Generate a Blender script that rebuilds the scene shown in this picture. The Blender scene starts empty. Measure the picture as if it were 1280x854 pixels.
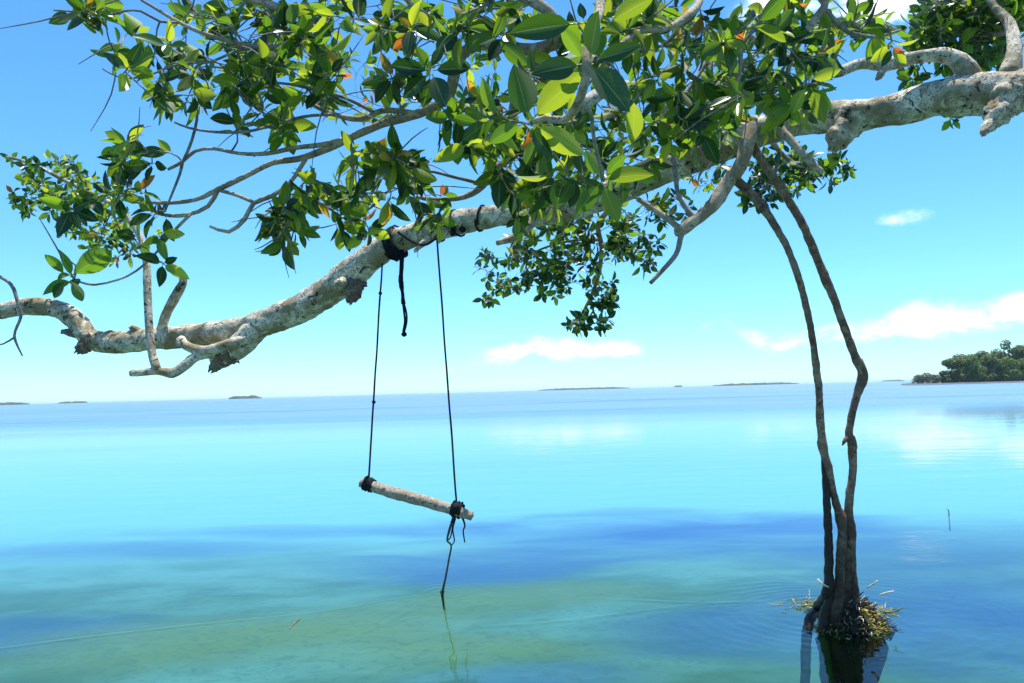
import bpy, bmesh, math, random
from mathutils import Vector, Matrix, noise

R = math.radians
random.seed(7)
sc = bpy.context.scene
col = sc.collection

# ------------------------------------------------------------------ camera
F_PX, W_PX, H_PX = 1004.0, 1280.0, 854.0
CAM_Z = 1.5
ROLL = math.atan(0.0265)
PITCH = math.atan(62.0 / F_PX)
cam_loc = Vector((0, 0, CAM_Z))
fwd = Vector((0, math.cos(PITCH), math.sin(PITCH)))
rt0 = Vector((1, 0, 0))
up0 = Vector((0, -math.sin(PITCH), math.cos(PITCH)))
rt = rt0 * math.cos(ROLL) - up0 * math.sin(ROLL)
up = rt0 * math.sin(ROLL) + up0 * math.cos(ROLL)
cd = bpy.data.cameras.new("camera")
cam = bpy.data.objects.new("camera", cd)
col.objects.link(cam)
m = Matrix((rt, up, -fwd)).transposed().to_4x4()
m.translation = cam_loc
cam.matrix_world = m
cd.sensor_width = 36.0
cd.lens = 36.0 * F_PX / W_PX
cd.clip_start = 0.05
cd.clip_end = 60000
sc.camera = cam


def ray(px, py):
    return fwd * F_PX + rt * (px - W_PX / 2) - up * (py - H_PX / 2)


def P(px, py, Y):
    d = ray(px, py)
    return cam_loc + d * (Y / d.y)


def G(px, py, z=0.0):
    d = ray(px, py)
    return cam_loc + d * ((z - CAM_Z) / d.z)


def to_px(p):
    v = p - cam_loc
    dz = v.dot(fwd)
    return (W_PX / 2 + F_PX * v.dot(rt) / dz, H_PX / 2 - F_PX * v.dot(up) / dz, dz)


# ------------------------------------------------------------------ world, sun, exposure
SUN_EL, SUN_AZ = R(79), R(30)          # azimuth from +Y towards +X
SKY_STRENGTH = 0.105
w = bpy.data.worlds.new("World")
sc.world = w
w.use_nodes = True
nt = w.node_tree
nt.nodes.clear()


class NB:
    """tiny node builder"""
    def __init__(s, tree):
        s.t = tree

    def n(s, kind, **kw):
        o = s.t.nodes.new(kind)
        for k, v in kw.items():
            if k.startswith("_"):
                setattr(o, k[1:], v)
        return o

    def lk(s, a, b):
        if isinstance(a, (int, float)):
            b.default_value = a
        elif isinstance(a, (tuple, list)):
            b.default_value = a
        else:
            s.t.links.new(a, b)

    def math(s, op, a, b=0.0, c=None, clamp=False):
        o = s.t.nodes.new("ShaderNodeMath")
        o.operation = op
        o.use_clamp = clamp
        s.lk(a, o.inputs[0])
        s.lk(b, o.inputs[1])
        if c is not None:
            s.lk(c, o.inputs[2])
        return o.outputs[0]

    def mix(s, f, a, b, mode='MIX'):
        o = s.t.nodes.new("ShaderNodeMix")
        o.data_type = 'RGBA'
        o.blend_type = mode
        s.lk(f, o.inputs[0])
        for v, i in ((a, 6), (b, 7)):
            if isinstance(v, (tuple, list)) and len(v) == 3:
                v = (*v, 1)
            s.lk(v, o.inputs[i])
        return o.outputs[2]

    def noise(s, vec, scale, detail=4, rough=0.55, dist=0.0):
        o = s.t.nodes.new("ShaderNodeTexNoise")
        if vec is not None:
            s.lk(vec, o.inputs["Vector"])
        o.inputs["Scale"].default_value = scale
        o.inputs["Detail"].default_value = detail
        o.inputs["Roughness"].default_value = rough
        o.inputs["Distortion"].default_value = dist
        return o.outputs[0]

    def ramp(s, f, stops, interp='LINEAR'):
        o = s.t.nodes.new("ShaderNodeValToRGB")
        o.color_ramp.interpolation = interp
        e = o.color_ramp.elements
        while len(e) < len(stops):
            e.new(0.5)
        for el, (p, c) in zip(e, stops):
            el.position = p
            if not isinstance(c, (tuple, list)):
                c = (c, c, c)
            el.color = (*c, 1)
        s.lk(f, o.inputs[0])
        return o.outputs[0]

    def smooth(s, v, a, b, to0=0.0, to1=1.0):
        o = s.t.nodes.new("ShaderNodeMapRange")
        o.interpolation_type = 'SMOOTHSTEP'
        s.lk(v, o.inputs[0])
        for i, x in enumerate((a, b, to0, to1)):
            s.lk(x, o.inputs[1 + i])
        return o.outputs[0]

    def vmul(s, v, xyz):
        o = s.t.nodes.new("ShaderNodeVectorMath")
        o.operation = 'MULTIPLY'
        s.lk(v, o.inputs[0])
        o.inputs[1].default_value = xyz
        return o.outputs[0]

    def sep(s, v):
        o = s.t.nodes.new("ShaderNodeSeparateXYZ")
        s.lk(v, o.inputs[0])
        return o.outputs


b = NB(nt)
sky = b.n("ShaderNodeTexSky")
sky.sky_type = 'NISHITA'
sky.sun_disc = False
sky.sun_elevation = SUN_EL
sky.sun_rotation = SUN_AZ
sky.altitude = 0
sky.air_density = 1.0
sky.dust_density = 0.0
sky.ozone_density = 2.0
hsv = b.n("ShaderNodeHueSaturation")
hsv.inputs["Hue"].default_value = 0.495
hsv.inputs["Saturation"].default_value = 1.05
b.lk(sky.outputs[0], hsv.inputs["Color"])
sky_col = b.mix(1.0, hsv.outputs[0], (0.58, 1.04, 1.42), 'MULTIPLY')
tc = b.n("ShaderNodeTexCoord")
dx, dy, dz = b.sep(tc.outputs["Generated"])
az = b.math('ARCTAN2', dx, dy)
cl_noise = b.noise(b.vmul(tc.outputs["Generated"], (1, 1, 2.2)), 11.0, 5, 0.6, 0.3)
cl_fine = b.noise(b.vmul(tc.outputs["Generated"], (1, 1, 1.6)), 38.0, 4, 0.62, 0.2)
CLOUDS = [(690, 437, 100, 17, 1.1), (755, 436, 50, 10, .95), (630, 450, 60, 9, .8), (665, 388, 22, 8, .7),
          (1158, 384, 42, 34, 1.2), (1110, 402, 66, 18, .95), (1215, 392, 58, 26, 1.0), (1180, 406, 80, 12, .9),
          (1278, 380, 40, 18, 1.1), (970, 430, 50, 15, 1.0), (1040, 422, 90, 13, .9), (1120, 415, 90, 14, .95),
          (1140, 272, 40, 12, .78), (1195, 436, 50, 8, .75), (1105, 2, 60, 22, 1.2), (975, 6, 60, 16, 1.0),
          (540, 468, 70, 7, .6), (905, 387, 50, 9, .6), (412, 468, 18, 7, .65), (845, 455, 50, 6, .5)]
blobs = []
for (px, py, hw, hh, k) in CLOUDS:
    d = ray(px, py).normalized()
    blobs.append((math.atan2(d.x, d.y), d.z, hw / F_PX, hh / F_PX, k))
rc = random.Random(3)
for i in range(12):                      # the same fair-weather clouds go on round the horizon
    a_ = 0.75 + (2 * math.pi - 1.5) * (i + rc.random()) / 12
    a_ = a_ if a_ < math.pi else a_ - 2 * math.pi
    blobs.append((a_, rc.uniform(.05, .2), rc.uniform(.05, .13), rc.uniform(.014, .03), rc.uniform(.6, 1.1)))


def squash(v):
    return 0.5 + 0.5 * (v / (abs(v) + 0.7)) / (math.pi / (math.pi + 0.7))


az_t = b.math('MULTIPLY_ADD', b.math('DIVIDE', az, b.math('ADD', b.math('ABSOLUTE', az), 0.7)), 0.5 * (math.pi + 0.7) / math.pi, 0.5)


def curve(vals):
    """a lookup over azimuth"""
    o = b.n("ShaderNodeFloatCurve")
    c = o.mapping.curves[0]
    c.points[0].location = vals[0]
    c.points[1].location = vals[-1]
    for v in vals[1:-1]:
        c.points.new(*v)
    for p in c.points:
        p.handle_type = 'VECTOR'
    o.mapping.update()
    b.lk(az_t, o.inputs[1])
    return o.outputs[0]


def layer(bl):
    """one belt of clouds: centre, half height and strength as functions of azimuth"""
    ce, hh_, st = [], [], []
    n_ = 170
    for i in range(n_ + 1):
        t = i / n_
        q = (t - 0.5) * 2 * (math.pi / (math.pi + 0.7))
        a0 = 0.7 * q / (1 - abs(q)) if abs(q) < 1 else math.pi
        sc_ = [(k_ * max(0.0, 1 - 0.42 * ((a0 - a_) / hw) ** 2), e_, hh) for (a_, e_, hw, hh, k_) in bl]
        tot = sum(x[0] ** 3 for x in sc_)
        if tot > 0:
            e0 = sum(x[0] ** 3 * x[1] for x in sc_) / tot
            h0 = sum(x[0] ** 3 * x[2] for x in sc_) / tot
        else:
            near_ = min(bl, key=lambda x: abs(x[0] - a0))
            e0, h0 = near_[1], near_[3]
        ce.append((t, e0))
        hh_.append((t, h0 * 8))
        st.append((t, min(1.0, max(x[0] for x in sc_) / 1.25)))
    v_ = b.math('DIVIDE', b.math('SUBTRACT', dz, curve(ce)), b.math('MULTIPLY', curve(hh_), 0.125))
    return b.math('MULTIPLY', b.math('SUBTRACT', 1.0, b.math('MULTIPLY', b.math('MULTIPLY', v_, v_), 0.42), clamp=True), b.math('MULTIPLY', curve(st), 1.25))


dens = b.math('MAXIMUM', layer([q for q in blobs if q[1] < 0.135]), b.math('MAXIMUM', layer([q for q in blobs if 0.135 <= q[1] < 0.3]), layer([q for q in blobs if q[1] >= 0.3])))
dn = b.math('MULTIPLY', dens, b.math('ADD', b.math('MULTIPLY', b.math('SUBTRACT', cl_noise, 0.12), 1.7), b.math('MULTIPLY', b.math('SUBTRACT', cl_fine, 0.2), 1.5)))
cl_mask = b.smooth(dn, 0.50, 1.30, 0.0, 0.98)
cl_col = b.mix(b.smooth(dn, 0.7, 1.4), (0.66, 0.86, 0.98), (1.0, 1.0, 1.0))
bg_sky = b.n("ShaderNodeBackground")
bg_sky.inputs[1].default_value = SKY_STRENGTH
b.lk(sky_col, bg_sky.inputs[0])
bg_cl = b.n("ShaderNodeBackground")
bg_cl.inputs[1].default_value = 1.0
b.lk(cl_col, bg_cl.inputs[0])
mx = b.n("ShaderNodeMixShader")
b.lk(cl_mask, mx.inputs[0])
b.lk(bg_sky.outputs[0], mx.inputs[1])
b.lk(bg_cl.outputs[0], mx.inputs[2])
w.cycles.sampling_method = 'MANUAL'
w.cycles.sample_map_resolution = 512
wo = b.n("ShaderNodeOutputWorld")
b.lk(mx.outputs[0], wo.inputs[0])

sd = bpy.data.lights.new("sun", 'SUN')
sd.energy = 5.0
sd.angle = R(0.53)
sd.color = (1.0, 0.96, 0.89)
sun = bpy.data.objects.new("sun", sd)
col.objects.link(sun)
sdir = Vector((math.sin(SUN_AZ) * math.cos(SUN_EL), math.cos(SUN_AZ) * math.cos(SUN_EL), math.sin(SUN_EL)))
sun.rotation_euler = sdir.to_track_quat('Z', 'Y').to_euler()
sun.location = (0, 0, 30)

sc.view_settings.view_transform = 'Standard'
sc.view_settings.look = 'None'
sc.view_settings.gamma = 1.0
sc.view_settings.use_curve_mapping = False
sc.view_settings.exposure = 0.68
sc.render.engine = 'CYCLES'
sc.cycles.max_bounces = 8
sc.cycles.diffuse_bounces = 3
sc.cycles.glossy_bounces = 3
sc.cycles.transmission_bounces = 4
sc.cycles.transparent_max_bounces = 12
sc.cycles.volume_bounces = 0
sc.cycles.use_denoising = True


# ------------------------------------------------------------------ helpers
def mat(name):
    mt = bpy.data.materials.new(name)
    mt.use_nodes = True
    t = mt.node_tree
    t.nodes.clear()
    o = t.nodes.new("ShaderNodeOutputMaterial")
    return mt, NB(t), o


def tag(o, label, cat, group=None, kind=None):
    o["label"] = label
    o["category"] = cat
    if group:
        o["group"] = group
    if kind:
        o["kind"] = kind
    return o


def empty(name, loc):
    o = bpy.data.objects.new(name, None)
    o.empty_display_size = 0.2
    o.location = loc
    col.objects.link(o)
    return o


def origin(o):
    p = Vector((0, 0, 0))
    while o is not None:
        p = p + o.location
        o = o.parent
    return p


def mk(name, verts, faces, mats, parent=None, smooth=True, uvs=None, midx=None, rnd=None):
    me = bpy.data.meshes.new(name)
    off = origin(parent) if parent else Vector((0, 0, 0))
    me.from_pydata([tuple(Vector(v) - off) for v in verts], [], faces)
    for x in (mats if isinstance(mats, (list, tuple)) else [mats]):
        me.materials.append(x)
    if midx:
        me.polygons.foreach_set("material_index", midx)
    if smooth:
        me.polygons.foreach_set("use_smooth", [True] * len(me.polygons))
    if uvs:
        l = me.uv_layers.new(name="UVMap")
        flat = []
        for p in me.polygons:
            for vi in p.vertices:
                flat.extend(uvs[vi])
        l.data.foreach_set("uv", flat)
    if rnd:
        at = me.attributes.new("rnd", 'FLOAT', 'POINT')
        at.data.foreach_set("value", rnd)
    me.update()
    o = bpy.data.objects.new(name, me)
    col.objects.link(o)
    if parent:
        o.parent = parent
    return o


def catmull(pts, step=0.05):
    """pts: list of (Vector, radius) -> resampled list of (Vector, radius)"""
    if len(pts) == 2:
        pts = [pts[0], ((pts[0][0] + pts[1][0]) / 2, (pts[0][1] + pts[1][1]) / 2), pts[1]]
    out = []
    n = len(pts)
    for i in range(n - 1):
        p0 = pts[max(0, i - 1)][0]
        p1, r1 = pts[i]
        p2, r2 = pts[i + 1]
        p3 = pts[min(n - 1, i + 2)][0]
        k = max(2, int((p2 - p1).length / step))
        for j in range(k):
            t = j / k
            t2, t3 = t * t, t * t * t
            q = 0.5 * ((2 * p1) + (p2 - p0) * t + (2 * p0 - 5 * p1 + 4 * p2 - p3) * t2 + (3 * p1 - p0 - 3 * p2 + p3) * t3)
            s = t * t * (3 - 2 * t)
            out.append((q, r1 + (r2 - r1) * s))
    out.append(pts[-1])
    return out


def tube_data(path, sides=8, rough=0.0, rscale=6.0, seed=0.0, knots=()):
    """swept tube, closed with a tip at both ends"""
    V, Fc = [], []
    n = len(path)
    tang = []
    for i in range(n):
        a = path[max(0, i - 1)][0]
        c = path[min(n - 1, i + 1)][0]
        d = c - a
        tang.append(d.normalized() if d.length > 1e-9 else Vector((0, 0, 1)))
    ref = Vector((0, 0, 1)) if abs(tang[0].z) < 0.9 else Vector((1, 0, 0))
    u = tang[0].cross(ref).normalized()
    for i in range(n):
        p, r = path[i]
        t = tang[i]
        u = (u - t * u.dot(t)).normalized()
        v = t.cross(u)
        for k in range(sides):
            a = 2 * math.pi * k / sides
            dirv = u * math.cos(a) + v * math.sin(a)
            rr = r
            if rough:
                q = (p + dirv * r) * rscale + Vector((seed, seed * 1.7, 0))
                rr = r * (1 + rough * (noise.noise(q) + 0.55 * noise.noise(q * 2.6) + 0.3 * noise.noise(q * 6.1)))
            V.append(p + dirv * rr)
    for i in range(n - 1):
        for k in range(sides):
            a = i * sides + k
            c = i * sides + (k + 1) % sides
            Fc.append((a, c, c + sides, a + sides))
    s = len(V)
    V.append(path[0][0] - tang[0] * path[0][1] * 0.35)
    V.append(path[-1][0] + tang[-1] * path[-1][1] * 0.35)
    for k in range(sides):
        Fc.append((s, (k + 1) % sides, k))
        e = (n - 1) * sides
        Fc.append((s + 1, e + k, e + (k + 1) % sides))
    return V, Fc


class Acc:
    def __init__(s):
        s.V, s.F, s.uv, s.mi, s.rnd = [], [], [], [], []

    def add(s, V, Fc, uv=None, mi=0, rnd=0.0):
        o = len(s.V)
        s.V.extend(V)
        s.F.extend(tuple(i + o for i in f) for f in Fc)
        s.mi.extend([mi] * len(Fc))
        s.uv.extend(uv if uv else [(0, 0)] * len(V))
        s.rnd.extend([rnd] * len(V))

    def build(s, name, mats, parent=None, smooth=True, uv=False):
        return mk(name, s.V, s.F, mats, parent, smooth, s.uv if uv else None, s.mi, s.rnd if uv else None)


def tube(name, pts, mt, parent=None, sides=8, step=0.05, rough=0.0, rscale=6.0):
    V, Fc = tube_data(catmull(pts, step), sides, rough, rscale, random.uniform(0, 50))
    return mk(name, V, Fc, mt, parent)


def tr(seq, r0=None, r1=None):
    """[(px,py,Y[,radius_px])...] -> [(Vector, radius)]; radii linear from r0 to r1 pixels if not given"""
    out = []
    n = len(seq)
    for i, q in enumerate(seq):
        Y = q[2]
        rp = q[3] if len(q) > 3 else r0 + (r1 - r0) * i / (n - 1)
        out.append((P(q[0], q[1], Y), rp * Y / F_PX))
    return out


# ------------------------------------------------------------------ materials
def bark_mat(name, light, mid, dark, spot=0.5, bump=0.6, scale=1.0, rough=0.85, stain=0.0):
    mt, k, out = mat(name)
    t = k.n("ShaderNodeTexCoord").outputs["Object"]
    big = k.noise(t, 5.5 * scale, 5, 0.6, 0.4)
    fine = k.noise(t, 38 * scale, 6, 0.7, 0.2)
    c = k.mix(k.smooth(big, 0.40, 0.62), mid, light)
    c = k.mix(k.math('MULTIPLY', k.smooth(fine, 0.52, 0.72), 0.55), c, dark)
    blot = k.noise(t, 13 * scale, 3, 0.7, 1.2)
    c = k.mix(k.math('MULTIPLY', k.smooth(blot, 0.58, 0.64), spot), c, dark)
    lich = k.noise(t, 9 * scale, 2, 0.5, 0.8)
    c = k.mix(k.math('MULTIPLY', k.smooth(lich, 0.60, 0.68), 0.55), c, (light[0] * 1.12, light[1] * 1.12, light[2] * 1.1))
    vo = k.n("ShaderNodeTexVoronoi")
    vo.feature = 'DISTANCE_TO_EDGE'
    vo.inputs["Scale"].default_value = 9 * scale
    wv = k.n("ShaderNodeVectorMath")
    wv.operation = 'ADD'
    k.lk(t, wv.inputs[0])
    k.lk(k.mix(1.0, (0, 0, 0), k.noise(t, 7 * scale, 4, 0.6)), wv.inputs[1])
    k.lk(wv.outputs[0], vo.inputs["Vector"])
    crack = k.math('MULTIPLY', k.smooth(vo.outputs[0], 0.05, 0.0), k.smooth(big, 0.42, 0.58))
    c = k.mix(k.math('MULTIPLY', crack, 0.7), c, dark)
    if stain:
        z = k.sep(k.n("ShaderNodeNewGeometry").outputs["Position"])[2]
        zz = k.math('ADD', z, k.math('MULTIPLY', k.math('SUBTRACT', big, 0.5), 0.5))
        c = k.mix(k.smooth(zz, 1.1, 0.1, 0.0, stain), c, (0.022, 0.017, 0.012))
        c = k.mix(k.smooth(z, 0.0, -0.06, 0.0, 0.9), c, (0.11, 0.15, 0.03))  # green put into the submerged bark to stand in for the roots' greenish reflection
    p = k.n("ShaderNodeBsdfPrincipled")
    k.lk(c, p.inputs["Base Color"])
    p.inputs["Roughness"].default_value = rough
    p.inputs["Specular IOR Level"].default_value = 0.25
    h = k.math('SUBTRACT', k.math('ADD', k.math('MULTIPLY', fine, 0.7), k.math('MULTIPLY', blot, -0.5)), k.math('MULTIPLY', crack, 0.6))
    bp = k.n("ShaderNodeBump")
    bp.inputs["Strength"].default_value = bump
    bp.inputs["Distance"].default_value = 0.012
    k.lk(h, bp.inputs["Height"])
    k.lk(bp.outputs[0], p.inputs["Normal"])
    k.lk(p.outputs[0], out.inputs[0])
    return mt


M_LIMB = bark_mat("pale_bark", (0.74, 0.65, 0.49), (0.25, 0.195, 0.105), (0.03, 0.023, 0.017), 0.95, 1.0)
M_BRANCH = bark_mat("branch_bark", (0.52, 0.43, 0.31), (0.27, 0.205, 0.13), (0.06, 0.045, 0.035), 0.6, 0.6, 1.6)
M_TWIG = bark_mat("twig_bark", (0.34, 0.31, 0.27), (0.18, 0.155, 0.125), (0.05, 0.037, 0.028), 0.5, 0.4, 2.5)
M_ROOT = bark_mat("prop_root_bark", (0.34, 0.24, 0.16), (0.14, 0.09, 0.058), (0.026, 0.018, 0.013), 0.6, 0.8, 1.6, 0.8, 0.75)
M_ROOTD = bark_mat("wet_shaded_root_bark", (0.055, 0.043, 0.035), (0.034, 0.026, 0.021), (0.012, 0.01, 0.009), 0.6, 0.8, 1.6, 0.55, 0.6)  # dark copy of the root bark: wet stain plus shade put into the colour
M_WOODDARK = bark_mat("rotten_wood", (0.26, 0.20, 0.14), (0.11, 0.08, 0.055), (0.015, 0.012, 0.01), 0.7, 0.9, 1.5)
M_STICK = bark_mat("stick_bark", (0.64, 0.55, 0.43), (0.36, 0.27, 0.18), (0.045, 0.028, 0.018), 0.95, 1.0, 3.2)


def plain(name, c, rough=0.8, spec=0.3, var=0.35, scale=30, bump=0.0):
    mt, k, out = mat(name)
    t = k.n("ShaderNodeTexCoord").outputs["Object"]
    f = k.noise(t, scale, 4, 0.6)
    cc = k.mix(k.smooth(f, 0.3, 0.7), tuple(x * (1 - var) for x in c), tuple(min(1, x * (1 + var)) for x in c))
    p = k.n("ShaderNodeBsdfPrincipled")
    k.lk(cc, p.inputs["Base Color"])
    p.inputs["Roughness"].default_value = rough
    p.inputs["Specular IOR Level"].default_value = spec
    if bump:
        bp = k.n("ShaderNodeBump")
        bp.inputs["Strength"].default_value = bump
        bp.inputs["Distance"].default_value = 0.01
        k.lk(f, bp.inputs["Height"])
        k.lk(bp.outputs[0], p.inputs["Normal"])
    k.lk(p.outputs[0], out.inputs[0])
    return mt


M_ROPE = plain("dark_rope", (0.016, 0.017, 0.021), 0.9, 0.2, 0.4, 120, 0.6)
M_CLOTH = plain("black_cloth", (0.010, 0.011, 0.018), 0.95, 0.1, 0.4, 60, 0.5)
M_ROPETAIL = plain("weathered_rope", (0.085, 0.075, 0.05), 0.9, 0.2, 0.4, 120, 0.5)
M_WEED = plain("yellow_seaweed", (0.46, 0.36, 0.09), 0.75, 0.3, 0.5, 25)
M_WEEDG = plain("green_seaweed", (0.14, 0.17, 0.03), 0.7, 0.3, 0.5, 25)
M_STRAW = plain("dry_seagrass", (0.62, 0.56, 0.42), 0.8, 0.3, 0.3, 25)
M_DEBRIS = plain("dark_debris", (0.03, 0.022, 0.014), 0.7, 0.4, 0.6, 20, 0.8)


def leaf_mat(name, top, under, glow, trans=0.45, gloss=0.28):
    mt, k, out = mat(name)
    uv = k.n("ShaderNodeUVMap")
    u_, v_, _ = k.sep(uv.outputs[0])
    ob = k.n("ShaderNodeTexCoord").outputs["Object"]
    inf = k.n("ShaderNodeObjectInfo").outputs["Random"]
    at = k.n("ShaderNodeAttribute")
    at.attribute_name = "rnd"
    rr = k.math('FRACT', k.math('ADD', inf, at.outputs["Fac"]))
    side = k.math('ABSOLUTE', k.math('SUBTRACT', v_, 0.5))
    rib = k.smooth(side, 0.035, 0.0)
    veins = k.math('SINE', k.math('MULTIPLY', k.math('SUBTRACT', u_, k.math('MULTIPLY', side, 0.5)), 62.0))
    veins = k.math('MULTIPLY', k.smooth(veins, 0.5, 1.0), 0.05)
    geo = k.n("ShaderNodeNewGeometry")
    base = k.mix(geo.outputs["Backfacing"], top, under)
    bright = k.math('MULTIPLY_ADD', rr, 0.9, 0.55)
    hs = k.n("ShaderNodeHueSaturation")
    k.lk(base, hs.inputs["Color"])
    k.lk(bright, hs.inputs["Value"])
    k.lk(k.math('MULTIPLY_ADD', rr, -0.04, 0.52), hs.inputs["Hue"])
    c = hs.outputs[0]
    c = k.mix(k.math('MAXIMUM', k.math('MULTIPLY', rib, 0.55), veins), c, (0.36, 0.42, 0.12))
    sp = k.noise(ob, 60, 2, 0.6)
    spots = k.math('MULTIPLY', k.smooth(sp, 0.69, 0.73), 0.75)
    c = k.mix(spots, c, (0.07, 0.045, 0.02))
    p = k.n("ShaderNodeBsdfPrincipled")
    k.lk(c, p.inputs["Base Color"])
    k.lk(k.mix(geo.outputs["Backfacing"], (gloss,) * 3, (0.6,) * 3), p.inputs["Roughness"])
    p.inputs["Specular IOR Level"].default_value = 0.5
    tl = k.n("ShaderNodeBsdfTranslucent")
    hs2 = k.n("ShaderNodeHueSaturation")
    hs2.inputs["Color"].default_value = (*glow, 1)
    k.lk(k.math('MULTIPLY_ADD', rr, 0.7, 0.6), hs2.inputs["Value"])
    k.lk(k.math('MULTIPLY_ADD', rr, -0.03, 0.515), hs2.inputs["Hue"])
    gcol = k.mix(k.math('MULTIPLY', rib, 0.35), hs2.outputs[0], (0.6, 0.65, 0.2))
    gcol = k.mix(spots, gcol, (0.05, 0.03, 0.01))
    k.lk(gcol, tl.inputs["Color"])
    mxs = k.n("ShaderNodeMixShader")
    mxs.inputs[0].default_value = trans
    k.lk(p.outputs[0], mxs.inputs[1])
    k.lk(tl.outputs[0], mxs.inputs[2])
    k.lk(mxs.outputs[0], out.inputs[0])
    return mt


LEAF_MATS = [
    leaf_mat("leaf_deep_green", (0.012, 0.036, 0.008), (0.03, 0.06, 0.013), (0.045, 0.14, 0.007), 0.30),
    leaf_mat("leaf_mid_green", (0.03, 0.08, 0.011), (0.07, 0.115, 0.022), (0.21, 0.41, 0.014), 0.46),
    leaf_mat("leaf_fresh_green", (0.075, 0.14, 0.018), (0.14, 0.19, 0.03), (0.42, 0.54, 0.022), 0.5),
    leaf_mat("leaf_yellow", (0.36, 0.26, 0.03), (0.42, 0.28, 0.05), (0.75, 0.42, 0.03), 0.5),
    leaf_mat("leaf_orange", (0.42, 0.14, 0.025), (0.44, 0.17, 0.04), (0.75, 0.24, 0.03), 0.45),
]
M_FAR1 = leaf_mat("far_leaf_dark", (0.03, 0.07, 0.014), (0.05, 0.09, 0.02), (0.11, 0.23, 0.015), 0.35, 0.6)
M_FAR2 = leaf_mat("far_leaf_green", (0.07, 0.14, 0.02), (0.09, 0.16, 0.028), (0.24, 0.40, 0.02), 0.4, 0.6)
M_FAR3 = leaf_mat("far_leaf_dry", (0.19, 0.15, 0.095), (0.22, 0.18, 0.11), (0.25, 0.2, 0.1), 0.2, 0.7)

# ------------------------------------------------------------------ seabed, water
BED_Z = -0.9
S = 14000.0


def sheet(name, z, near, cells, mt, rough=0.0):
    """one sheet to the horizon, finely divided round the viewer"""
    xs = [-S, -4000, -1200, -400, -120, -50]
    xs += [-near + 2 * near * i / cells for i in range(cells + 1)]
    xs += [50, 120, 400, 1200, 4000, S]
    V, Fc = [], []
    for y in xs:
        for x in xs:
            zz = z
            if rough and abs(x) <= near and abs(y) <= near:
                q = Vector((x * 0.22, y * 0.22, 3.1))
                zz += rough * (noise.noise(q) + 0.4 * noise.noise(q * 3.1))
            V.append((x, y, zz))
    n = len(xs)
    for j in range(n - 1):
        for i in range(n - 1):
            a = j * n + i
            Fc.append((a, a + 1, a + n + 1, a + n))
    o = mk(name, V, Fc, mt)
    o["kind"] = "structure"
    return o


def bed_material():
    mt, k, out = mat("seabed_sand_and_grass")
    pos = k.n("ShaderNodeNewGeometry").outputs["Position"]
    x, y, _ = k.sep(pos)
    p1 = k.noise(k.vmul(pos, (0.30, 0.55, 0)), 1.0, 3, 0.5, 0.6)
    p2 = k.noise(k.vmul(pos, (0.9, 1.6, 0)), 1.0, 3, 0.55, 0.4)
    p3 = k.noise(k.vmul(pos, (0.011, 0.05, 0)), 1.0, 4, 0.55, 0.5)
    sand = (0.25, 0.32, 0.23)
    grass = (0.10, 0.15, 0.06)
    mud = (0.05, 0.11, 0.22)
    fine = k.noise(k.vmul(pos, (5.0, 7.0, 1)), 1.0, 6, 0.72, 1.2)
    c = k.mix(k.smooth(k.math('ADD', k.math('MULTIPLY', p2, 0.35), k.math('MULTIPLY', p1, 0.65)), 0.36, 0.66), grass, sand)
    deep = (0.07, 0.12, 0.32)

    def patch(px, py, rx, ry, amp=1.0, jag=1.1):
        g = G(px, py, BED_Z)
        u = k.math('DIVIDE', k.math('SUBTRACT', x, g.x), rx)
        v = k.math('DIVIDE', k.math('SUBTRACT', y, g.y), ry)
        r2 = k.math('MULTIPLY_ADD', u, u, k.math('MULTIPLY', v, v))
        r2 = k.math('ADD', r2, k.math('MULTIPLY', k.math('SUBTRACT', p1, 0.5), 2 * jag))
        return k.math('MULTIPLY', k.smooth(r2, 1.9, -0.5), amp)

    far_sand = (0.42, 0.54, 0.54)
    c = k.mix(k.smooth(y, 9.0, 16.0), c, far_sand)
    for a in ((800, 662, 3.4, 2.3, 1.0, 1.6), (600, 705, 2.4, 1.0, 0.75, 1.6), (1240, 770, 2.2, 1.8, 0.75, 1.4), (930, 790, 1.6, 0.8, 0.55, 1.6),
              (120, 690, 3.2, 0.8, 0.55, 1.4), (340, 664, 3.0, 0.7, 0.55, 1.4), (10, 790, 1.6, 0.7, 0.55, 1.6), (1180, 690, 3.6, 1.8, 0.5, 1.4), (650, 850, 1.0, 0.4, 0.5, 1.6)):
        c = k.mix(patch(*a), c, deep)
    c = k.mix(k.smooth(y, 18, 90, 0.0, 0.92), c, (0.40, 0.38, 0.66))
    for a in ((300, 800, 2.2, 0.8, 0.8, 1.8), (480, 770, 1.6, 0.7, 0.6, 1.8), (690, 745, 1.4, 0.6, 0.6, 1.8), (560, 815, 1.4, .5, .7, 1.8)):
        c = k.mix(patch(*a), c, (0.30, 0.27, 0.075))
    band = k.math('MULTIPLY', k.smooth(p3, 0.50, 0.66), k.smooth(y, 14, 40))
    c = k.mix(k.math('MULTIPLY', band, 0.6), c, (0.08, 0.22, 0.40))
    c = k.mix(k.math('MULTIPLY', k.math('MULTIPLY', k.smooth(fine, 0.46, 0.66), k.smooth(y, 14, 7)), 0.42), c, (0.10, 0.13, 0.07))
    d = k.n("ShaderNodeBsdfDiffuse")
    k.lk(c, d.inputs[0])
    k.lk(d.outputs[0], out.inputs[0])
    return mt


ROOT_XY = G(1050, 778)
ROPE_XY = G(553, 742)


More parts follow.
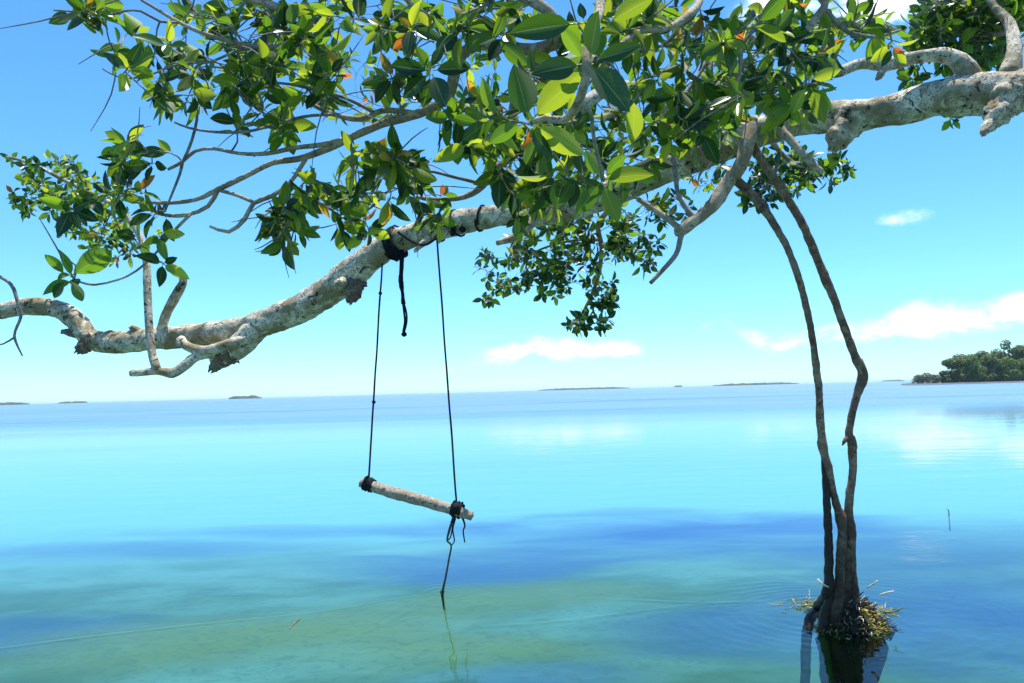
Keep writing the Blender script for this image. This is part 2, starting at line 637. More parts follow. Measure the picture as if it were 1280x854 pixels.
def water_material():
    mt, k, out = mat("shallow_sea_water")
    pos = k.n("ShaderNodeNewGeometry").outputs["Position"]
    x, y, _ = k.sep(pos)
    # calm near water, breeze further out with streaks of calm
    streak = k.noise(k.vmul(pos, (0.004, 0.022, 0)), 1.0, 4, 0.55, 0.3)
    breeze = k.math('MULTIPLY', k.smooth(y, 26, 64), k.smooth(k.math('ADD', streak, k.smooth(y, 34, 200, 0.0, 0.3)), 0.36, 0.60))
    swell = k.noise(k.vmul(pos, (0.8, 1.5, 0)), 1.0, 3, 0.5, 0.3)
    rip = k.noise(k.vmul(pos, (5.0, 11.0, 0)), 1.0, 3, 0.5, 0.5)
    chop = k.noise(k.vmul(pos, (1.3, 3.2, 0)), 1.0, 4, 0.6, 0.3)
    patchy = k.smooth(k.noise(k.vmul(pos, (0.5, 0.9, 0)), 1.0, 3, 0.5), 0.45, 0.7)
    h = k.math('MULTIPLY', swell, 0.0058)
    h = k.math('ADD', h, k.math('MULTIPLY', rip, k.math('MULTIPLY_ADD', patchy, 0.0014, 0.0003)))
    h = k.math('ADD', h, k.math('MULTIPLY', k.math('MULTIPLY', chop, breeze), 0.10))

    bp = k.n("ShaderNodeBump")
    bp.inputs["Strength"].default_value = 1.0
    bp.inputs["Distance"].default_value = 1.0
    k.lk(h, bp.inputs["Height"])
    fr = k.n("ShaderNodeFresnel")
    fr.inputs[0].default_value = 1.33
    k.lk(bp.outputs[0], fr.inputs["Normal"])
    tb = k.n("ShaderNodeBsdfTransparent")
    tb.inputs[0].default_value = (0.46, 0.75, 0.82, 1)
    gl = k.n("ShaderNodeBsdfGlossy")
    k.lk(k.math('MULTIPLY_ADD', breeze, 0.34, 0.02), gl.inputs["Roughness"])
    k.lk(bp.outputs[0], gl.inputs["Normal"])
    mxs = k.n("ShaderNodeMixShader")
    k.lk(k.math('MULTIPLY', fr.outputs[0], k.math('MULTIPLY_ADD', breeze, -0.55, 1.0)), mxs.inputs[0])
    k.lk(tb.outputs[0], mxs.inputs[1])
    k.lk(gl.outputs[0], mxs.inputs[2])
    k.lk(mxs.outputs[0], out.inputs[0])
    return mt


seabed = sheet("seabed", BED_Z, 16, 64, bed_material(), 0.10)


def sstep(v, a, b_):
    t = min(1.0, max(0.0, (v - a) / (b_ - a)))
    return t * t * (3 - 2 * t)


def ripple(x, y):
    """height of the small rings and wakes round the roots and the rope"""
    q = Vector((x, y, 0))
    h = 0.0
    wob = 0.10 * noise.noise(q * 2.2 + Vector((5, 1, 0)))
    for (c, amp, lam, reach) in ((ROOT_XY + Vector((0, .2, 0)), 0.0016, 0.10, 1.7), (ROPE_XY, 0.0012, 0.07, 0.5)):
        r = (Vector((x - c.x, (y - c.y) * 1.05, 0))).length + wob
        if r < reach:
            h += amp * math.sin(2 * math.pi * r / lam) * (1 - sstep(r, 0.1, reach)) * sstep(noise.noise(q * 1.3 + Vector((9, 0, 0))), -0.25, 0.25)
    rr_ = math.hypot(x - ROOT_XY.x, y - ROOT_XY.y)
    if rr_ < 1.9:
        h += (1 - sstep(rr_, .2, 1.9)) * (0.0016 * noise.noise(Vector((x * 9, y * 13, 2))) + 0.0011 * noise.noise(Vector((x * 21, y * 30, 7))))
    rr_ = math.hypot(x - ROPE_XY.x - .1, (y - ROPE_XY.y + .3))
    if rr_ < .9:
        h += (1 - sstep(rr_, .1, .9)) * 0.0012 * noise.noise(Vector((x * 15, y * 22, 4)))
    for (p0, p1, amp, wid, spread, jit) in WAKES:
        d = p1 - p0
        L = d.length
        d = d / L
        ax_, ay_ = x - p0.x, y - p0.y
        s_ = ax_ * d.x + ay_ * d.y
        if -0.05 < s_ < L:
            nn = -ax_ * d.y + ay_ * d.x + 0.16 * noise.noise(q * 0.8 + Vector((jit, 0, 0))) * sstep(s_, 0, .8)
            ww = wid + spread * max(s_, 0)
            t = nn / ww
            if abs(t) < 3:
                h += amp * math.exp(-t * t) * math.cos(3 * t) * sstep(s_, -0.03, 0.1) * (1 - sstep(s_, L * .5, L)) * (0.5 + 0.5 * sstep(noise.noise(q * 1.1 + Vector((jit, 3, 0))), -.3, .2))
    return h


WAKES = [(ROPE_XY, G(-160, 830), 0.0058, 0.016, 0.012, 1), (ROPE_XY, G(400, 812), 0.0040, 0.014, 0.02, 2),
         (G(1010, 748), G(500, 790), 0.0028, 0.025, 0.025, 3), (G(1040, 755), G(640, 752), 0.0022, 0.02, 0.02, 4), (G(1100, 765), G(1180, 800), 0.002, 0.015, 0.05, 5)]


def water_sheet():
    xs = [-S, -4000, -1200, -400, -120, -40, -14] + [-5 + 0.024 * i for i in range(int(10 / 0.024) + 1)] + [14, 40, 120, 400, 1200, 4000, S]
    ys = [-S, -4000, -1200, -400, -120, -40, -8, 1] + [3.2 + 0.024 * i for i in range(int(5.2 / 0.024) + 1)] + [10, 14, 40, 120, 400, 1200, 4000, S]
    V, Fc = [], []
    for y in ys:
        for x in xs:
            V.append((x, y, ripple(x, y) if abs(x) <= 5 and 3.2 <= y <= 8.5 else 0.0))
    n = len(xs)
    for j in range(len(ys) - 1):
        for i in range(n - 1):
            a = j * n + i
            Fc.append((a, a + 1, a + n + 1, a + n))
    o = mk("water", V, Fc, water_material())
    o["kind"] = "structure"
    return o


water = water_sheet()

# ------------------------------------------------------------------ the mangrove: limb, roots, branches
tree_base = Vector((4.45, 3.35, BED_Z))
tree = empty("mangrove_tree", tree_base)
tag(tree, "large mangrove with a pale limb, glossy leaves and arching prop roots reaching into the water", "tree")

NODES = []          # skeleton points twigs can grow from: (Vector, radius)


def skel(path, every=2):
    for i, q in enumerate(path):
        if i % every == 0:
            NODES.append(q)


def branch(name, pts, mt, sides=10, step=0.045, rough=0.10, rscale=9, node=True, parent=None):
    if name == "branch" and mt in (M_BRANCH, M_TWIG):
        pts = [(p_, r_ * 0.76) for (p_, r_) in pts]
    path = catmull(pts, step)
    V, Fc = tube_data(path, sides, rough, rscale, random.uniform(0, 50))
    o = mk(name, V, Fc, mt, parent or tree)
    if node:
        skel(path)
    return o


# main limb, traced from the trunk side to the far tip
limb_pts = [(tree_base + Vector((0, 0, 2.75)), 0.20), (Vector((3.7, 3.75, 3.02)), 0.165)] + tr([
    (1285, 113, 4.30, 28), (1225, 117, 4.40, 26), (1165, 126, 4.52, 22), (1100, 141, 4.66, 19), (1040, 148, 4.80, 20), (1000, 150, 4.88, 20),
    (955, 162, 4.98, 20), (905, 180, 5.10, 21), (860, 200, 5.22, 20), (810, 222, 5.35, 18), (750, 247, 5.50, 17),
    (690, 266, 5.66, 15), (620, 270, 5.84, 14), (560, 282, 6.02, 15), (505, 298, 6.18, 16), (465, 320, 6.28, 18),
    (430, 350, 6.38, 19), (385, 380, 6.48, 18), (340, 400, 6.58, 17), (300, 412, 6.66, 16), (250, 418, 6.76, 14), (200, 423, 6.84, 14),
    (150, 428, 6.92, 14), (115, 424, 6.98, 13), (96, 402, 7.04, 12), (72, 386, 7.08, 11), (40, 383, 7.12, 11), (0, 389, 7.16, 10),
    (-50, 396, 7.2, 8), (-110, 380, 7.3, 5)])
limb_path = catmull(limb_pts, 0.028)
V, Fc = tube_data(limb_path, 32, 0.16, 6.5, 4.0)
limb = mk("limb", V, Fc, M_LIMB, tree)
skel(limb_path, 5)


def limb_at(px):
    best = min(limb_path, key=lambda q: abs(to_px(q[0])[0] - px))
    i = limb_path.index(best)
    t = (limb_path[min(i + 2, len(limb_path) - 1)][0] - limb_path[max(i - 2, 0)][0]).normalized()
    return best[0], best[1], t


# trunk and its own prop roots stand to the right of the view
branch("trunk", [(tree_base + Vector((0.15, 0, -0.2)), 0.30), (tree_base + Vector((0.05, 0, 0.8)), 0.24), (tree_base + Vector((0, 0, 2.0)), 0.22),
                 (tree_base + Vector((0, 0, 2.9)), 0.22), (tree_base + Vector((-0.1, -0.1, 3.9)), 0.17), (tree_base + Vector((-0.5, -0.2, 4.8)), 0.10)],
       M_LIMB, 20, 0.08, 0.08, 5)
for k_ in range(5):
    a_ = k_ * 1.25 + 0.3
    dv = Vector((math.cos(a_), math.sin(a_), 0))
    branch("prop_root", [(tree_base + Vector((0, 0, 1.5 + 0.2 * k_)), 0.05), (tree_base + dv * 0.5 + Vector((0, 0, 1.4)), 0.045),
                         (tree_base + dv * 0.95 + Vector((0, 0, 0.8)), 0.04), (tree_base + dv * 1.15 + Vector((0, 0, -0.1)), 0.04)],
           M_ROOT, 10, 0.06, 0.08, 8, node=False)

# arching prop roots in the picture
root_collar = branch("root_collar", tr([(940, 150, 4.90, 8), (936, 172, 4.86, 9), (930, 195, 4.84, 9), (918, 222, 4.84, 8.5)]), M_BRANCH, 14, 0.02, 0.2, 14)
branch("prop_root", tr([(916, 222, 4.86, 6.45), (940, 243, 4.88, 6.02), (955, 262, 4.90, 6.19), (962, 272, 4.90, 4.73), (985, 312, 4.92, 4.30), (1004, 368, 4.95, 4.30), (1015, 420, 4.97, 4.13), (1021, 466, 4.98, 4.82), (1024, 490, 4.99, 4.30), (1025, 520, 4.99, 4.99),
                        (1027, 545, 5.0, 4.82), (1028, 556, 5.0, 6.36), (1031, 570, 5.0, 5.16), (1034, 584, 5.0, 6.02), (1041, 612, 5.0, 4.30), (1047, 636, 5.0, 4.82), (1051, 645, 5.0, 6.88), (1053, 665, 4.99, 5.68), (1051, 690, 4.98, 5.68), (1050, 720, 4.98, 6.02), (1048, 745, 4.98, 6.88), (1046, 768, 4.98, 7.31)]) +
       [(G(1044, 785) + Vector((0, .04, -.2)), .06), (G(1044, 785) + Vector((-.03, .04, BED_Z)), .05)],
       M_ROOT, 16, 0.018, 0.17, 26, node=False)
branch("prop_root", tr([(938, 178, 4.86, 5.59), (952, 200, 4.88, 5.33), (975, 235, 4.92, 5.33), (1002, 278, 4.95, 5.16), (1022, 325, 4.98, 5.16), (1034, 354, 4.99, 6.02), (1040, 366, 4.99, 5.16), (1052, 400, 5.0, 4.99),
                        (1068, 443, 5.02, 4.99), (1072, 452, 5.02, 6.02), (1078, 463, 5.02, 6.02), (1077, 478, 5.02, 6.36), (1070, 498, 5.02, 4.64), (1061, 540, 5.02, 4.47), (1065, 553, 5.02, 5.68), (1066, 590, 5.02, 4.64), (1062, 620, 5.02, 5.16), (1061, 645, 5.02, 5.50),
                        (1063, 662, 5.01, 6.88), (1064, 690, 5.01, 5.16), (1065, 715, 5.01, 5.50), (1067, 740, 5.0, 6.45), (1070, 765, 5.0, 7.31)]) +
       [(G(1074, 782) + Vector((0, .08, -.2)), .06), (G(1074, 782) + Vector((.03, .08, BED_Z)), .05)],
       M_ROOT, 16, 0.018, 0.16, 26, node=False)
branch("root_spur", tr([(1062, 545, 5.02, 4), (1056, 551, 5.0, 2.6), (1053, 557, 5.0, .8)]), M_ROOT, 8, 0.01, 0.1, 14, node=False)
gb = ROOT_XY
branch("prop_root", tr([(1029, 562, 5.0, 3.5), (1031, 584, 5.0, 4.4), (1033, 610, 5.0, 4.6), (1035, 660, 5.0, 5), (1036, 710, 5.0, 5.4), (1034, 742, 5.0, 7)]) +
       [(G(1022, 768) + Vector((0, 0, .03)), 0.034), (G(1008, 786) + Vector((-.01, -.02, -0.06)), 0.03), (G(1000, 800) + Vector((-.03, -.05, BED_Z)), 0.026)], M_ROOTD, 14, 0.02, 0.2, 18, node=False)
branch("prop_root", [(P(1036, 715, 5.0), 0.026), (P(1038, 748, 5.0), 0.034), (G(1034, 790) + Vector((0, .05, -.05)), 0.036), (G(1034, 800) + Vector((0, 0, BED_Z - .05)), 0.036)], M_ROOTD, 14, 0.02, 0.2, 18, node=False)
# rough core where the two front roots fuse at the water
branch("root_foot", [(P(1058, 655, 5.03), 0.024), (P(1058, 690, 5.03), 0.034), (P(1057, 720, 5.02), 0.042), (P(1058, 745, 5.02), 0.05), (P(1058, 768, 5.02), 0.065), (Vector((gb.x + .03, 5.02, -0.15)), 0.08), (Vector((gb.x + .02, 5.0, BED_Z - .08)), 0.10)],
       M_ROOT, 26, 0.016, 0.38, 14, node=False)
# aerial root that forks below the limb, with its fingers
branch("aerial_root", tr([(919, 215, 4.86, 9), (908, 230, 4.85, 9), (899, 246, 4.84, 9), (888, 260, 4.83, 8.5), (870, 275, 4.82, 7.5), (852, 288, 4.82, 8), (844, 291, 4.82, 5)]), M_BRANCH, 12, 0.025, 0.14, 14)
branch("aerial_root", tr([(853, 287, 4.82, 5), (850, 300, 4.80, 3.6), (845, 318, 4.78, 3.2), (828, 338, 4.76, 3.0), (813, 354, 4.75, 2.6)]), M_TWIG, 8, 0.03, 0.12, 16, node=False)
branch("aerial_root", tr([(850, 287, 4.82, 5), (840, 278, 4.86, 4), (824, 266, 4.9, 4), (797, 249, 4.95, 3.2)]), M_BRANCH, 8, 0.03, 0.12, 16)
branch("aerial_root", tr([(868, 273, 4.82, 4), (856, 258, 4.84, 3.2), (847, 240, 4.86, 3.0), (844, 215, 4.9, 3.2), (840, 196, 5.0, 4)]), M_TWIG, 8, 0.03, 0.12, 16)
branch("aerial_root", tr([(966, 152, 4.72, 7), (985, 172, 4.66, 5.5), (1003, 192, 4.62, 5), (1027, 216, 4.58, 4.5)]), M_BRANCH, 10, 0.03, 0.1, 14)
branch("aerial_root", tr([(716, 150, 4.4, 9), (720, 185, 4.3, 8), (708, 212, 4.25, 8), (690, 242, 4.2, 7.5), (668, 274, 4.15, 7), (648, 294, 4.1, 5.5), (621, 304, 4.05, 3.5)]), M_BRANCH, 10, 0.03, 0.1, 12)
branch("branch", tr([(868, 196, 5.15, 13), (852, 172, 5.0, 10), (832, 146, 4.8, 9), (812, 120, 4.6, 8), (770, 108, 4.5, 8), (735, 128, 4.4, 9), (716, 152, 4.4, 9)]), M_LIMB, 12, 0.04, 0.1, 9)

def ragged(pts, mt, seed, sides=14):
    """a broken stub: rough wood ending in splinters"""
    rg = random.Random(seed)
    acc = Acc()
    path = catmull(pts, 0.012)
    acc.add(*tube_data(path, sides, 0.38, 22, seed))
    e, r = path[-1]
    d = (path[-1][0] - path[-3][0]).normalized()
    for i in range(7):
        o_ = Vector((rg.uniform(-1, 1), rg.uniform(-1, 1), rg.uniform(-1, 1)))
        o_ = (o_ - d * o_.dot(d)) * r * .75
        L = r * rg.uniform(.3, 1.2)
        acc.add(*tube_data([(e + o_ - d * r * 1.2, r * .4), (e + o_ * .9, r * .3), (e + o_ * .8 + d * L * .6, r * .16), (e + o_ * .7 + d * L, r * .03)], 5, .2, 30))
    return acc.build("branch_stub", mt, tree)


# stubs and broken ends on the limb
ragged(tr([(444, 350, 6.34, 14), (442, 362, 6.28, 12), (439, 376, 6.26, 7)]), M_WOODDARK, 1)
ragged(tr([(430, 352, 6.26, 7), (422, 354, 6.15, 5)]), M_LIMB, 2, 10)
ragged(tr([(540, 292, 6.04, 6), (530, 303, 6.0, 4), (519, 314, 5.98, 2.5)]), M_LIMB, 3, 8)
ragged(tr([(1058, 152, 4.76, 24), (1050, 170, 4.70, 15), (1041, 186, 4.68, 7)]), M_LIMB, 4)
ragged(tr([(1256, 122, 4.32, 24), (1248, 142, 4.26, 17), (1238, 156, 4.24, 9), (1228, 167, 4.22, 4)]), M_LIMB, 5)
ragged(tr([(110, 418, 7.0, 9), (92, 416, 7.0, 5.5), (78, 415, 7.02, 3)]), M_WOODDARK, 6, 10)
ragged(tr([(118, 424, 6.97, 11), (106, 432, 6.94, 9), (98, 439, 6.92, 6)]), M_WOODDARK, 7)
ragged(tr([(176, 416, 6.86, 5), (164, 409, 6.85, 4)]), M_LIMB, 8, 8)
# lower fork on the left: a second limb that splits off and comes back up as bare poles
branch("branch", tr([(322, 410, 6.58, 15), (300, 432, 6.6, 16), (282, 446, 6.6, 12), (266, 454, 6.6, 9)]), M_LIMB, 14, 0.03, 0.14, 9)
ragged(tr([(290, 440, 6.6, 14), (276, 450, 6.58, 10), (266, 462, 6.58, 6)]), M_WOODDARK, 9)
branch("branch", tr([(312, 424, 6.52, 7), (285, 431, 6.5, 7), (258, 439, 6.5, 7), (236, 434, 6.52, 6), (226, 425, 6.6, 6)]), M_LIMB, 10, 0.03, 0.1, 12)
branch("branch", tr([(268, 442, 6.55, 6), (245, 446, 6.5, 6), (230, 458, 6.48, 6.5), (216, 466, 6.48, 6.5), (196, 464, 6.48, 5), (178, 466, 6.48, 4.5), (163, 467, 6.48, 4)]), M_LIMB, 10, 0.03, 0.12, 12)
branch("branch", tr([(196, 462, 6.48, 5.5), (190, 442, 6.52, 5), (187, 415, 6.56, 5), (185, 385, 6.6, 5), (184, 352, 6.64, 5), (182, 320, 6.7, 4.5), (172, 290, 6.75, 4), (150, 262, 6.8, 3.5), (118, 244, 6.85, 3), (80, 225, 6.9, 2.6), (40, 205, 6.95, 2), (8, 196, 7.0, 1.4)]), M_LIMB, 10, 0.04, 0.1, 12)
branch("branch", tr([(202, 412, 6.8, 6), (208, 392, 6.74, 6), (222, 366, 6.7, 6), (229, 350, 6.7, 5), (222, 338, 6.72, 4), (209, 328, 6.75, 2.5)]), M_LIMB, 10, 0.03, 0.12, 12)
branch("branch", tr([(150, 262, 6.8, 3), (130, 270, 6.85, 2.6), (95, 262, 6.9, 2.2), (45, 250, 6.95, 1.6)]), M_TWIG, 8, 0.04, 0.1, 12)
branch("branch", tr([(-30, 330, 7.0, 3), (-8, 342, 6.95, 3), (14, 356, 6.92, 3), (22, 378, 6.9, 2.8), (26, 396, 6.9, 2.4), (18, 420, 6.9, 2.2), (28, 445, 6.88, 1.2)]), M_TWIG, 8, 0.04, 0.1, 12, node=False)
branch("branch", tr([(18, 422, 6.9, 2), (4, 430, 6.9, 1.4), (-8, 432, 6.9, 1)]), M_TWIG, 8, 0.04, 0.1, 12, node=False)
# short limb above the right end of the main limb
branch("branch", tr([(1222, 112, 4.42, 12), (1208, 86, 4.42, 13), (1186, 70, 4.45, 10), (1150, 71, 4.5, 8), (1110, 80, 4.52, 9), (1075, 80, 4.5, 7), (1040, 92, 4.45, 6), (1005, 84, 4.3, 5.5), (960, 60, 4.1, 5), (925, 46, 3.9, 5), (888, 68, 3.75, 5)]), M_LIMB, 12, 0.03, 0.13, 10)
ragged(tr([(1110, 80, 4.52, 7), (1102, 91, 4.5, 5), (1096, 99, 4.48, 2.5)]), M_LIMB, 10, 8)
branch("branch", tr([(888, 68, 3.75, 5), (888, 100, 3.7, 4.5), (888, 130, 3.66, 4), (886, 163, 3.62, 3)]), M_BRANCH, 10, 0.03, 0.1, 12)
branch("branch", tr([(887, 72, 3.75, 4.5), (872, 96, 3.72, 4), (855, 121, 3.7, 3)]), M_BRANCH, 8, 0.03, 0.1, 12)
branch("branch", tr([(925, 46, 3.9, 4.5), (905, 56, 3.8, 4), (870, 30, 3.6, 4), (832, 20, 3.4, 4), (800, 36, 3.2, 3)]), M_BRANCH, 8, 0.03, 0.1, 12)
branch("branch", tr([(1262, 96, 4.35, 14), (1268, 62, 4.4, 9), (1262, 30, 4.5, 7), (1240, 4, 4.6, 5), (1225, -40, 4.7, 4)]), M_LIMB, 12, 0.04, 0.12, 10)
branch("branch", tr([(1264, 40, 4.5, 5), (1230, 44, 4.7, 3.5), (1190, 40, 4.9, 3), (1150, 28, 5.1, 2.4)]), M_TWIG, 8, 0.04, 0.1, 12)
# hanging branches behind the limb
branch("branch", tr([(800, 232, 5.5, 8), (770, 255, 5.9, 5), (748, 280, 6.2, 4.5), (752, 310, 6.35, 4), (748, 345, 6.4, 3.4), (738, 372, 6.4, 2.8), (728, 392, 6.4, 2.2)]), M_BRANCH, 8, 0.04, 0.12, 12)
branch("branch", tr([(750, 300, 6.3, 3), (720, 300, 6.5, 2.4), (680, 310, 6.6, 2), (640, 330, 6.7, 1.6)]), M_TWIG, 8, 0.05, 0.1, 12)
branch("branch", tr([(752, 306, 6.3, 3), (780, 318, 6.3, 2.4), (805, 325, 6.3, 1.6)]), M_TWIG, 8, 0.05, 0.1, 12)
branch("branch", tr([(738, 370, 6.4, 2.2), (742, 390, 6.4, 1.8), (748, 402, 6.4, 1.5)]), M_TWIG, 8, 0.05, 0.1, 12)
branch("branch", tr([(960, 168, 5.1, 7), (975, 190, 5.5, 4), (1000, 208, 5.7, 3), (1035, 215, 5.8, 2)]), M_BRANCH, 8, 0.05, 0.1, 12)
branch("branch", tr([(975, 190, 5.5, 4), (965, 225, 5.6, 3), (945, 245, 5.65, 2)]), M_TWIG, 8, 0.05, 0.1, 12)

# upper limb just above the picture; the near branches hang from it
U = [(tree_base + Vector((0, 0, 3.0)), 0.14), (Vector((3.4, 3.2, 3.15)), 0.115), (Vector((2.3, 2.85, 3.12)), 0.10), (Vector((1.3, 2.75, 3.02)), 0.085),
     (Vector((0.5, 2.75, 3.06)), 0.07), (Vector((-0.3, 2.8, 3.1)), 0.055), (Vector((-1.1, 2.85, 3.02)), 0.035)]
branch("limb", U, M_LIMB, 16, 0.05, 0.10, 7)
UW = [q[0] for q in U]
# stem forking at the top centre and the tangle of branches going left
branch("branch", [(UW[4], 0.05)] + tr([(760, 12, 2.75, 11), (715, 45, 2.75, 11), (665, 62, 2.75, 10), (625, 56, 2.76, 9), (595, 58, 2.78, 8), (577, 68, 2.8, 10), (568, 90, 2.82, 10), (562, 118, 2.85, 9), (540, 135, 2.9, 8), (505, 148, 2.95, 7.5),
                        (480, 154, 2.98, 7), (441, 171, 3.0, 6.5), (402, 189, 3.02, 6), (372, 199, 3.03, 5.5), (340, 204, 3.04, 4.5), (306, 221, 3.05, 4.5), (272, 237, 3.06, 4.5), (244, 250, 3.07, 3.5), (202, 254, 3.08, 3), (174, 250, 3.08, 2.6), (160, 238, 3.08, 2)]), M_BRANCH, 12, 0.03, 0.13, 12)
branch("branch", tr([(574, 70, 2.8, 8), (556, 45, 2.75, 6), (538, 24, 2.7, 5.5), (515, 6, 2.65, 5), (490, -20, 2.6, 4)]), M_BRANCH, 10, 0.03, 0.1, 12)
branch("branch", tr([(272, 238, 3.06, 4), (260, 258, 3.05, 3.6), (233, 269, 3.04, 3.4), (202, 268, 3.03, 3), (174, 254, 3.02, 2.6), (150, 240, 3.0, 2)]), M_BRANCH, 8, 0.03, 0.1, 12)
branch("branch", tr([(238, 268, 3.04, 3), (222, 284, 3.03, 2.6), (206, 302, 3.02, 2.2), (190, 322, 3.0, 2), (160, 345, 2.95, 1.8), (120, 356, 2.9, 1.8), (92, 350, 2.6, 1.8)]), M_BRANCH, 8, 0.03, 0.1, 12)
branch("branch", tr([(430, 174, 3.0, 4.5), (402, 181, 3.0, 4.5), (368, 185, 2.98, 4), (334, 192, 2.96, 4), (300, 192, 2.95, 3.2), (267, 186, 2.94, 3), (244, 189, 2.93, 3.2), (227, 203, 2.92, 3.6), (210, 212, 2.92, 2.4)]), M_BRANCH, 8, 0.03, 0.12, 12)
branch("branch", tr([(228, 202, 2.92, 3), (225, 217, 2.93, 2.4), (216, 240, 2.94, 2.2), (206, 265, 2.95, 1.6)]), M_TWIG, 8, 0.03, 0.1, 12)
branch("branch", tr([(230, 200, 2.92, 3), (240, 175, 2.9, 2.4), (246, 150, 2.88, 2.4), (246, 136, 2.86, 2.6)]), M_TWIG, 8, 0.03, 0.1, 12)
branch("branch", tr([(520, 142, 2.93, 5), (480, 138, 2.95, 5), (452, 149, 2.98, 5), (417, 143, 3.0, 4.2), (385, 128, 3.02, 3.6), (362, 116, 3.02, 3), (330, 100, 3.0, 2.4)]), M_BRANCH, 8, 0.03, 0.12, 12)
branch("branch", tr([(470, 142, 2.96, 3.4), (432, 123, 2.9, 3), (388, 111, 2.85, 2.8), (350, 104, 2.8, 2.4), (310, 106, 2.78, 2)]), M_TWIG, 8, 0.03, 0.1, 12)
branch("branch", tr([(417, 143, 3.0, 3), (380, 146, 2.9, 2.6), (340, 157, 2.85, 2.6), (306, 165, 2.82, 2.4), (267, 165, 2.8, 2.2), (236, 160, 2.78, 2), (218, 153, 2.76, 1.6)]), M_TWIG, 8, 0.03, 0.1, 12)
branch("branch", tr([(382, 199, 3.03, 4), (374, 212, 3.02, 3.6), (362, 229, 3.0, 3.4), (340, 245, 2.98, 4), (317, 254, 2.96, 4), (306, 274, 2.95, 3.6), (286, 290, 2.94, 3), (262, 283, 2.93, 2)]), M_BRANCH, 8, 0.03, 0.12, 12)
branch("branch", tr([(274, 238, 3.06, 3), (296, 244, 3.02, 3), (317, 253, 2.97, 3)]), M_BRANCH, 8, 0.03, 0.12, 12)
branch("branch", [(UW[6], 0.03)] + tr([(400, 30, 2.8, 5), (360, 56, 2.78, 5), (319, 59, 2.76, 4.5), (281, 50, 2.74, 4), (252, 41, 2.72, 3.6), (220, 26, 2.7, 3), (190, 8, 2.68, 2.4), (176, 0, 2.66, 2)]), M_BRANCH, 8, 0.03, 0.1, 12)
branch("branch", tr([(222, 28, 2.7, 2.6), (200, 27, 2.66, 2.2), (176, 14, 2.62, 2), (155, 14, 2.6, 2), (132, 20, 2.58, 1.8), (97, 15, 2.56, 1.6), (67, 13, 2.54, 1.4)]), M_TWIG, 8, 0.03, 0.1, 12)
branch("branch", tr([(319, 59, 2.76, 3), (290, 66, 2.7, 2.4), (262, 78, 2.66, 2), (225, 80, 2.62, 1.8), (180, 96, 2.6, 1.6), (150, 97, 2.58, 1.4), (128, 86, 2.56, 1.2)]), M_TWIG, 8, 0.03, 0.1, 12)
branch("branch", [(UW[5], 0.045)] + tr([(690, 20, 2.6, 10), (650, 100, 2.9, 9), (640, 160, 3.3, 8), (644, 193, 3.5, 6.5), (618, 211, 3.5, 6.5), (604, 232, 3.5, 6), (581, 246, 3.5, 4.5), (545, 250, 3.5, 4), (520, 246, 3.5, 3)]), M_BRANCH, 10, 0.03, 0.12, 12)
branch("branch", tr([(604, 230, 3.5, 4), (570, 222, 3.45, 3), (534, 214, 3.4, 2.6), (505, 220, 3.35, 2), (460, 262, 3.3, 2), (425, 268, 3.3, 2)]), M_TWIG, 8, 0.03, 0.1, 12)
# the nearest sprays
branch("branch", [(UW[3] + Vector((-.25, 0, 0)), 0.04), (Vector((0.62, 2.3, 2.85)), 0.03)] + tr([(770, -20, 1.9, 9), (748, 20, 1.75, 8), (735, 62, 1.6, 7.5), (733, 95, 1.58, 7.5), (722, 130, 1.62, 7.5), (705, 150, 1.68, 7), (682, 148, 1.7, 6), (662, 154, 1.7, 4.5)]), M_BRANCH, 12, 0.02, 0.12, 14)
branch("branch", tr([(724, 126, 1.62, 5), (738, 140, 1.75, 3.6), (742, 170, 1.9, 3.4), (748, 200, 2.0, 3.2), (754, 226, 2.1, 3)]), M_TWIG, 8, 0.03, 0.1, 14)
branch("branch", [(UW[3], 0.035)] + tr([(900, -30, 2.7, 9), (870, 10, 2.5, 7), (838, 34, 2.4, 6), (800, 40, 2.3, 5), (770, 60, 2.2, 4)]), M_BRANCH, 8, 0.03, 0.1, 12)
branch("branch", [(UW[2], 0.04)] + tr([(1060, -30, 2.8, 9), (1030, 10, 2.75, 7), (1000, 50, 2.7, 6), (985, 90, 2.7, 4.5), (992, 125, 2.7, 3)]), M_BRANCH, 8, 0.03, 0.1, 12)
branch("branch", tr([(1030, 12, 2.75, 5), (1060, 40, 2.8, 4), (1095, 46, 2.9, 3), (1125, 38, 3.0, 2)]), M_TWIG, 8, 0.03, 0.1, 12)
branch("branch", tr([(1004, 46, 2.7, 5), (960, 30, 2.65, 4), (930, 52, 2.6, 3.4), (925, 90, 2.6, 3), (918, 125, 2.6, 2.4)]), M_TWIG, 8, 0.03, 0.1, 12)

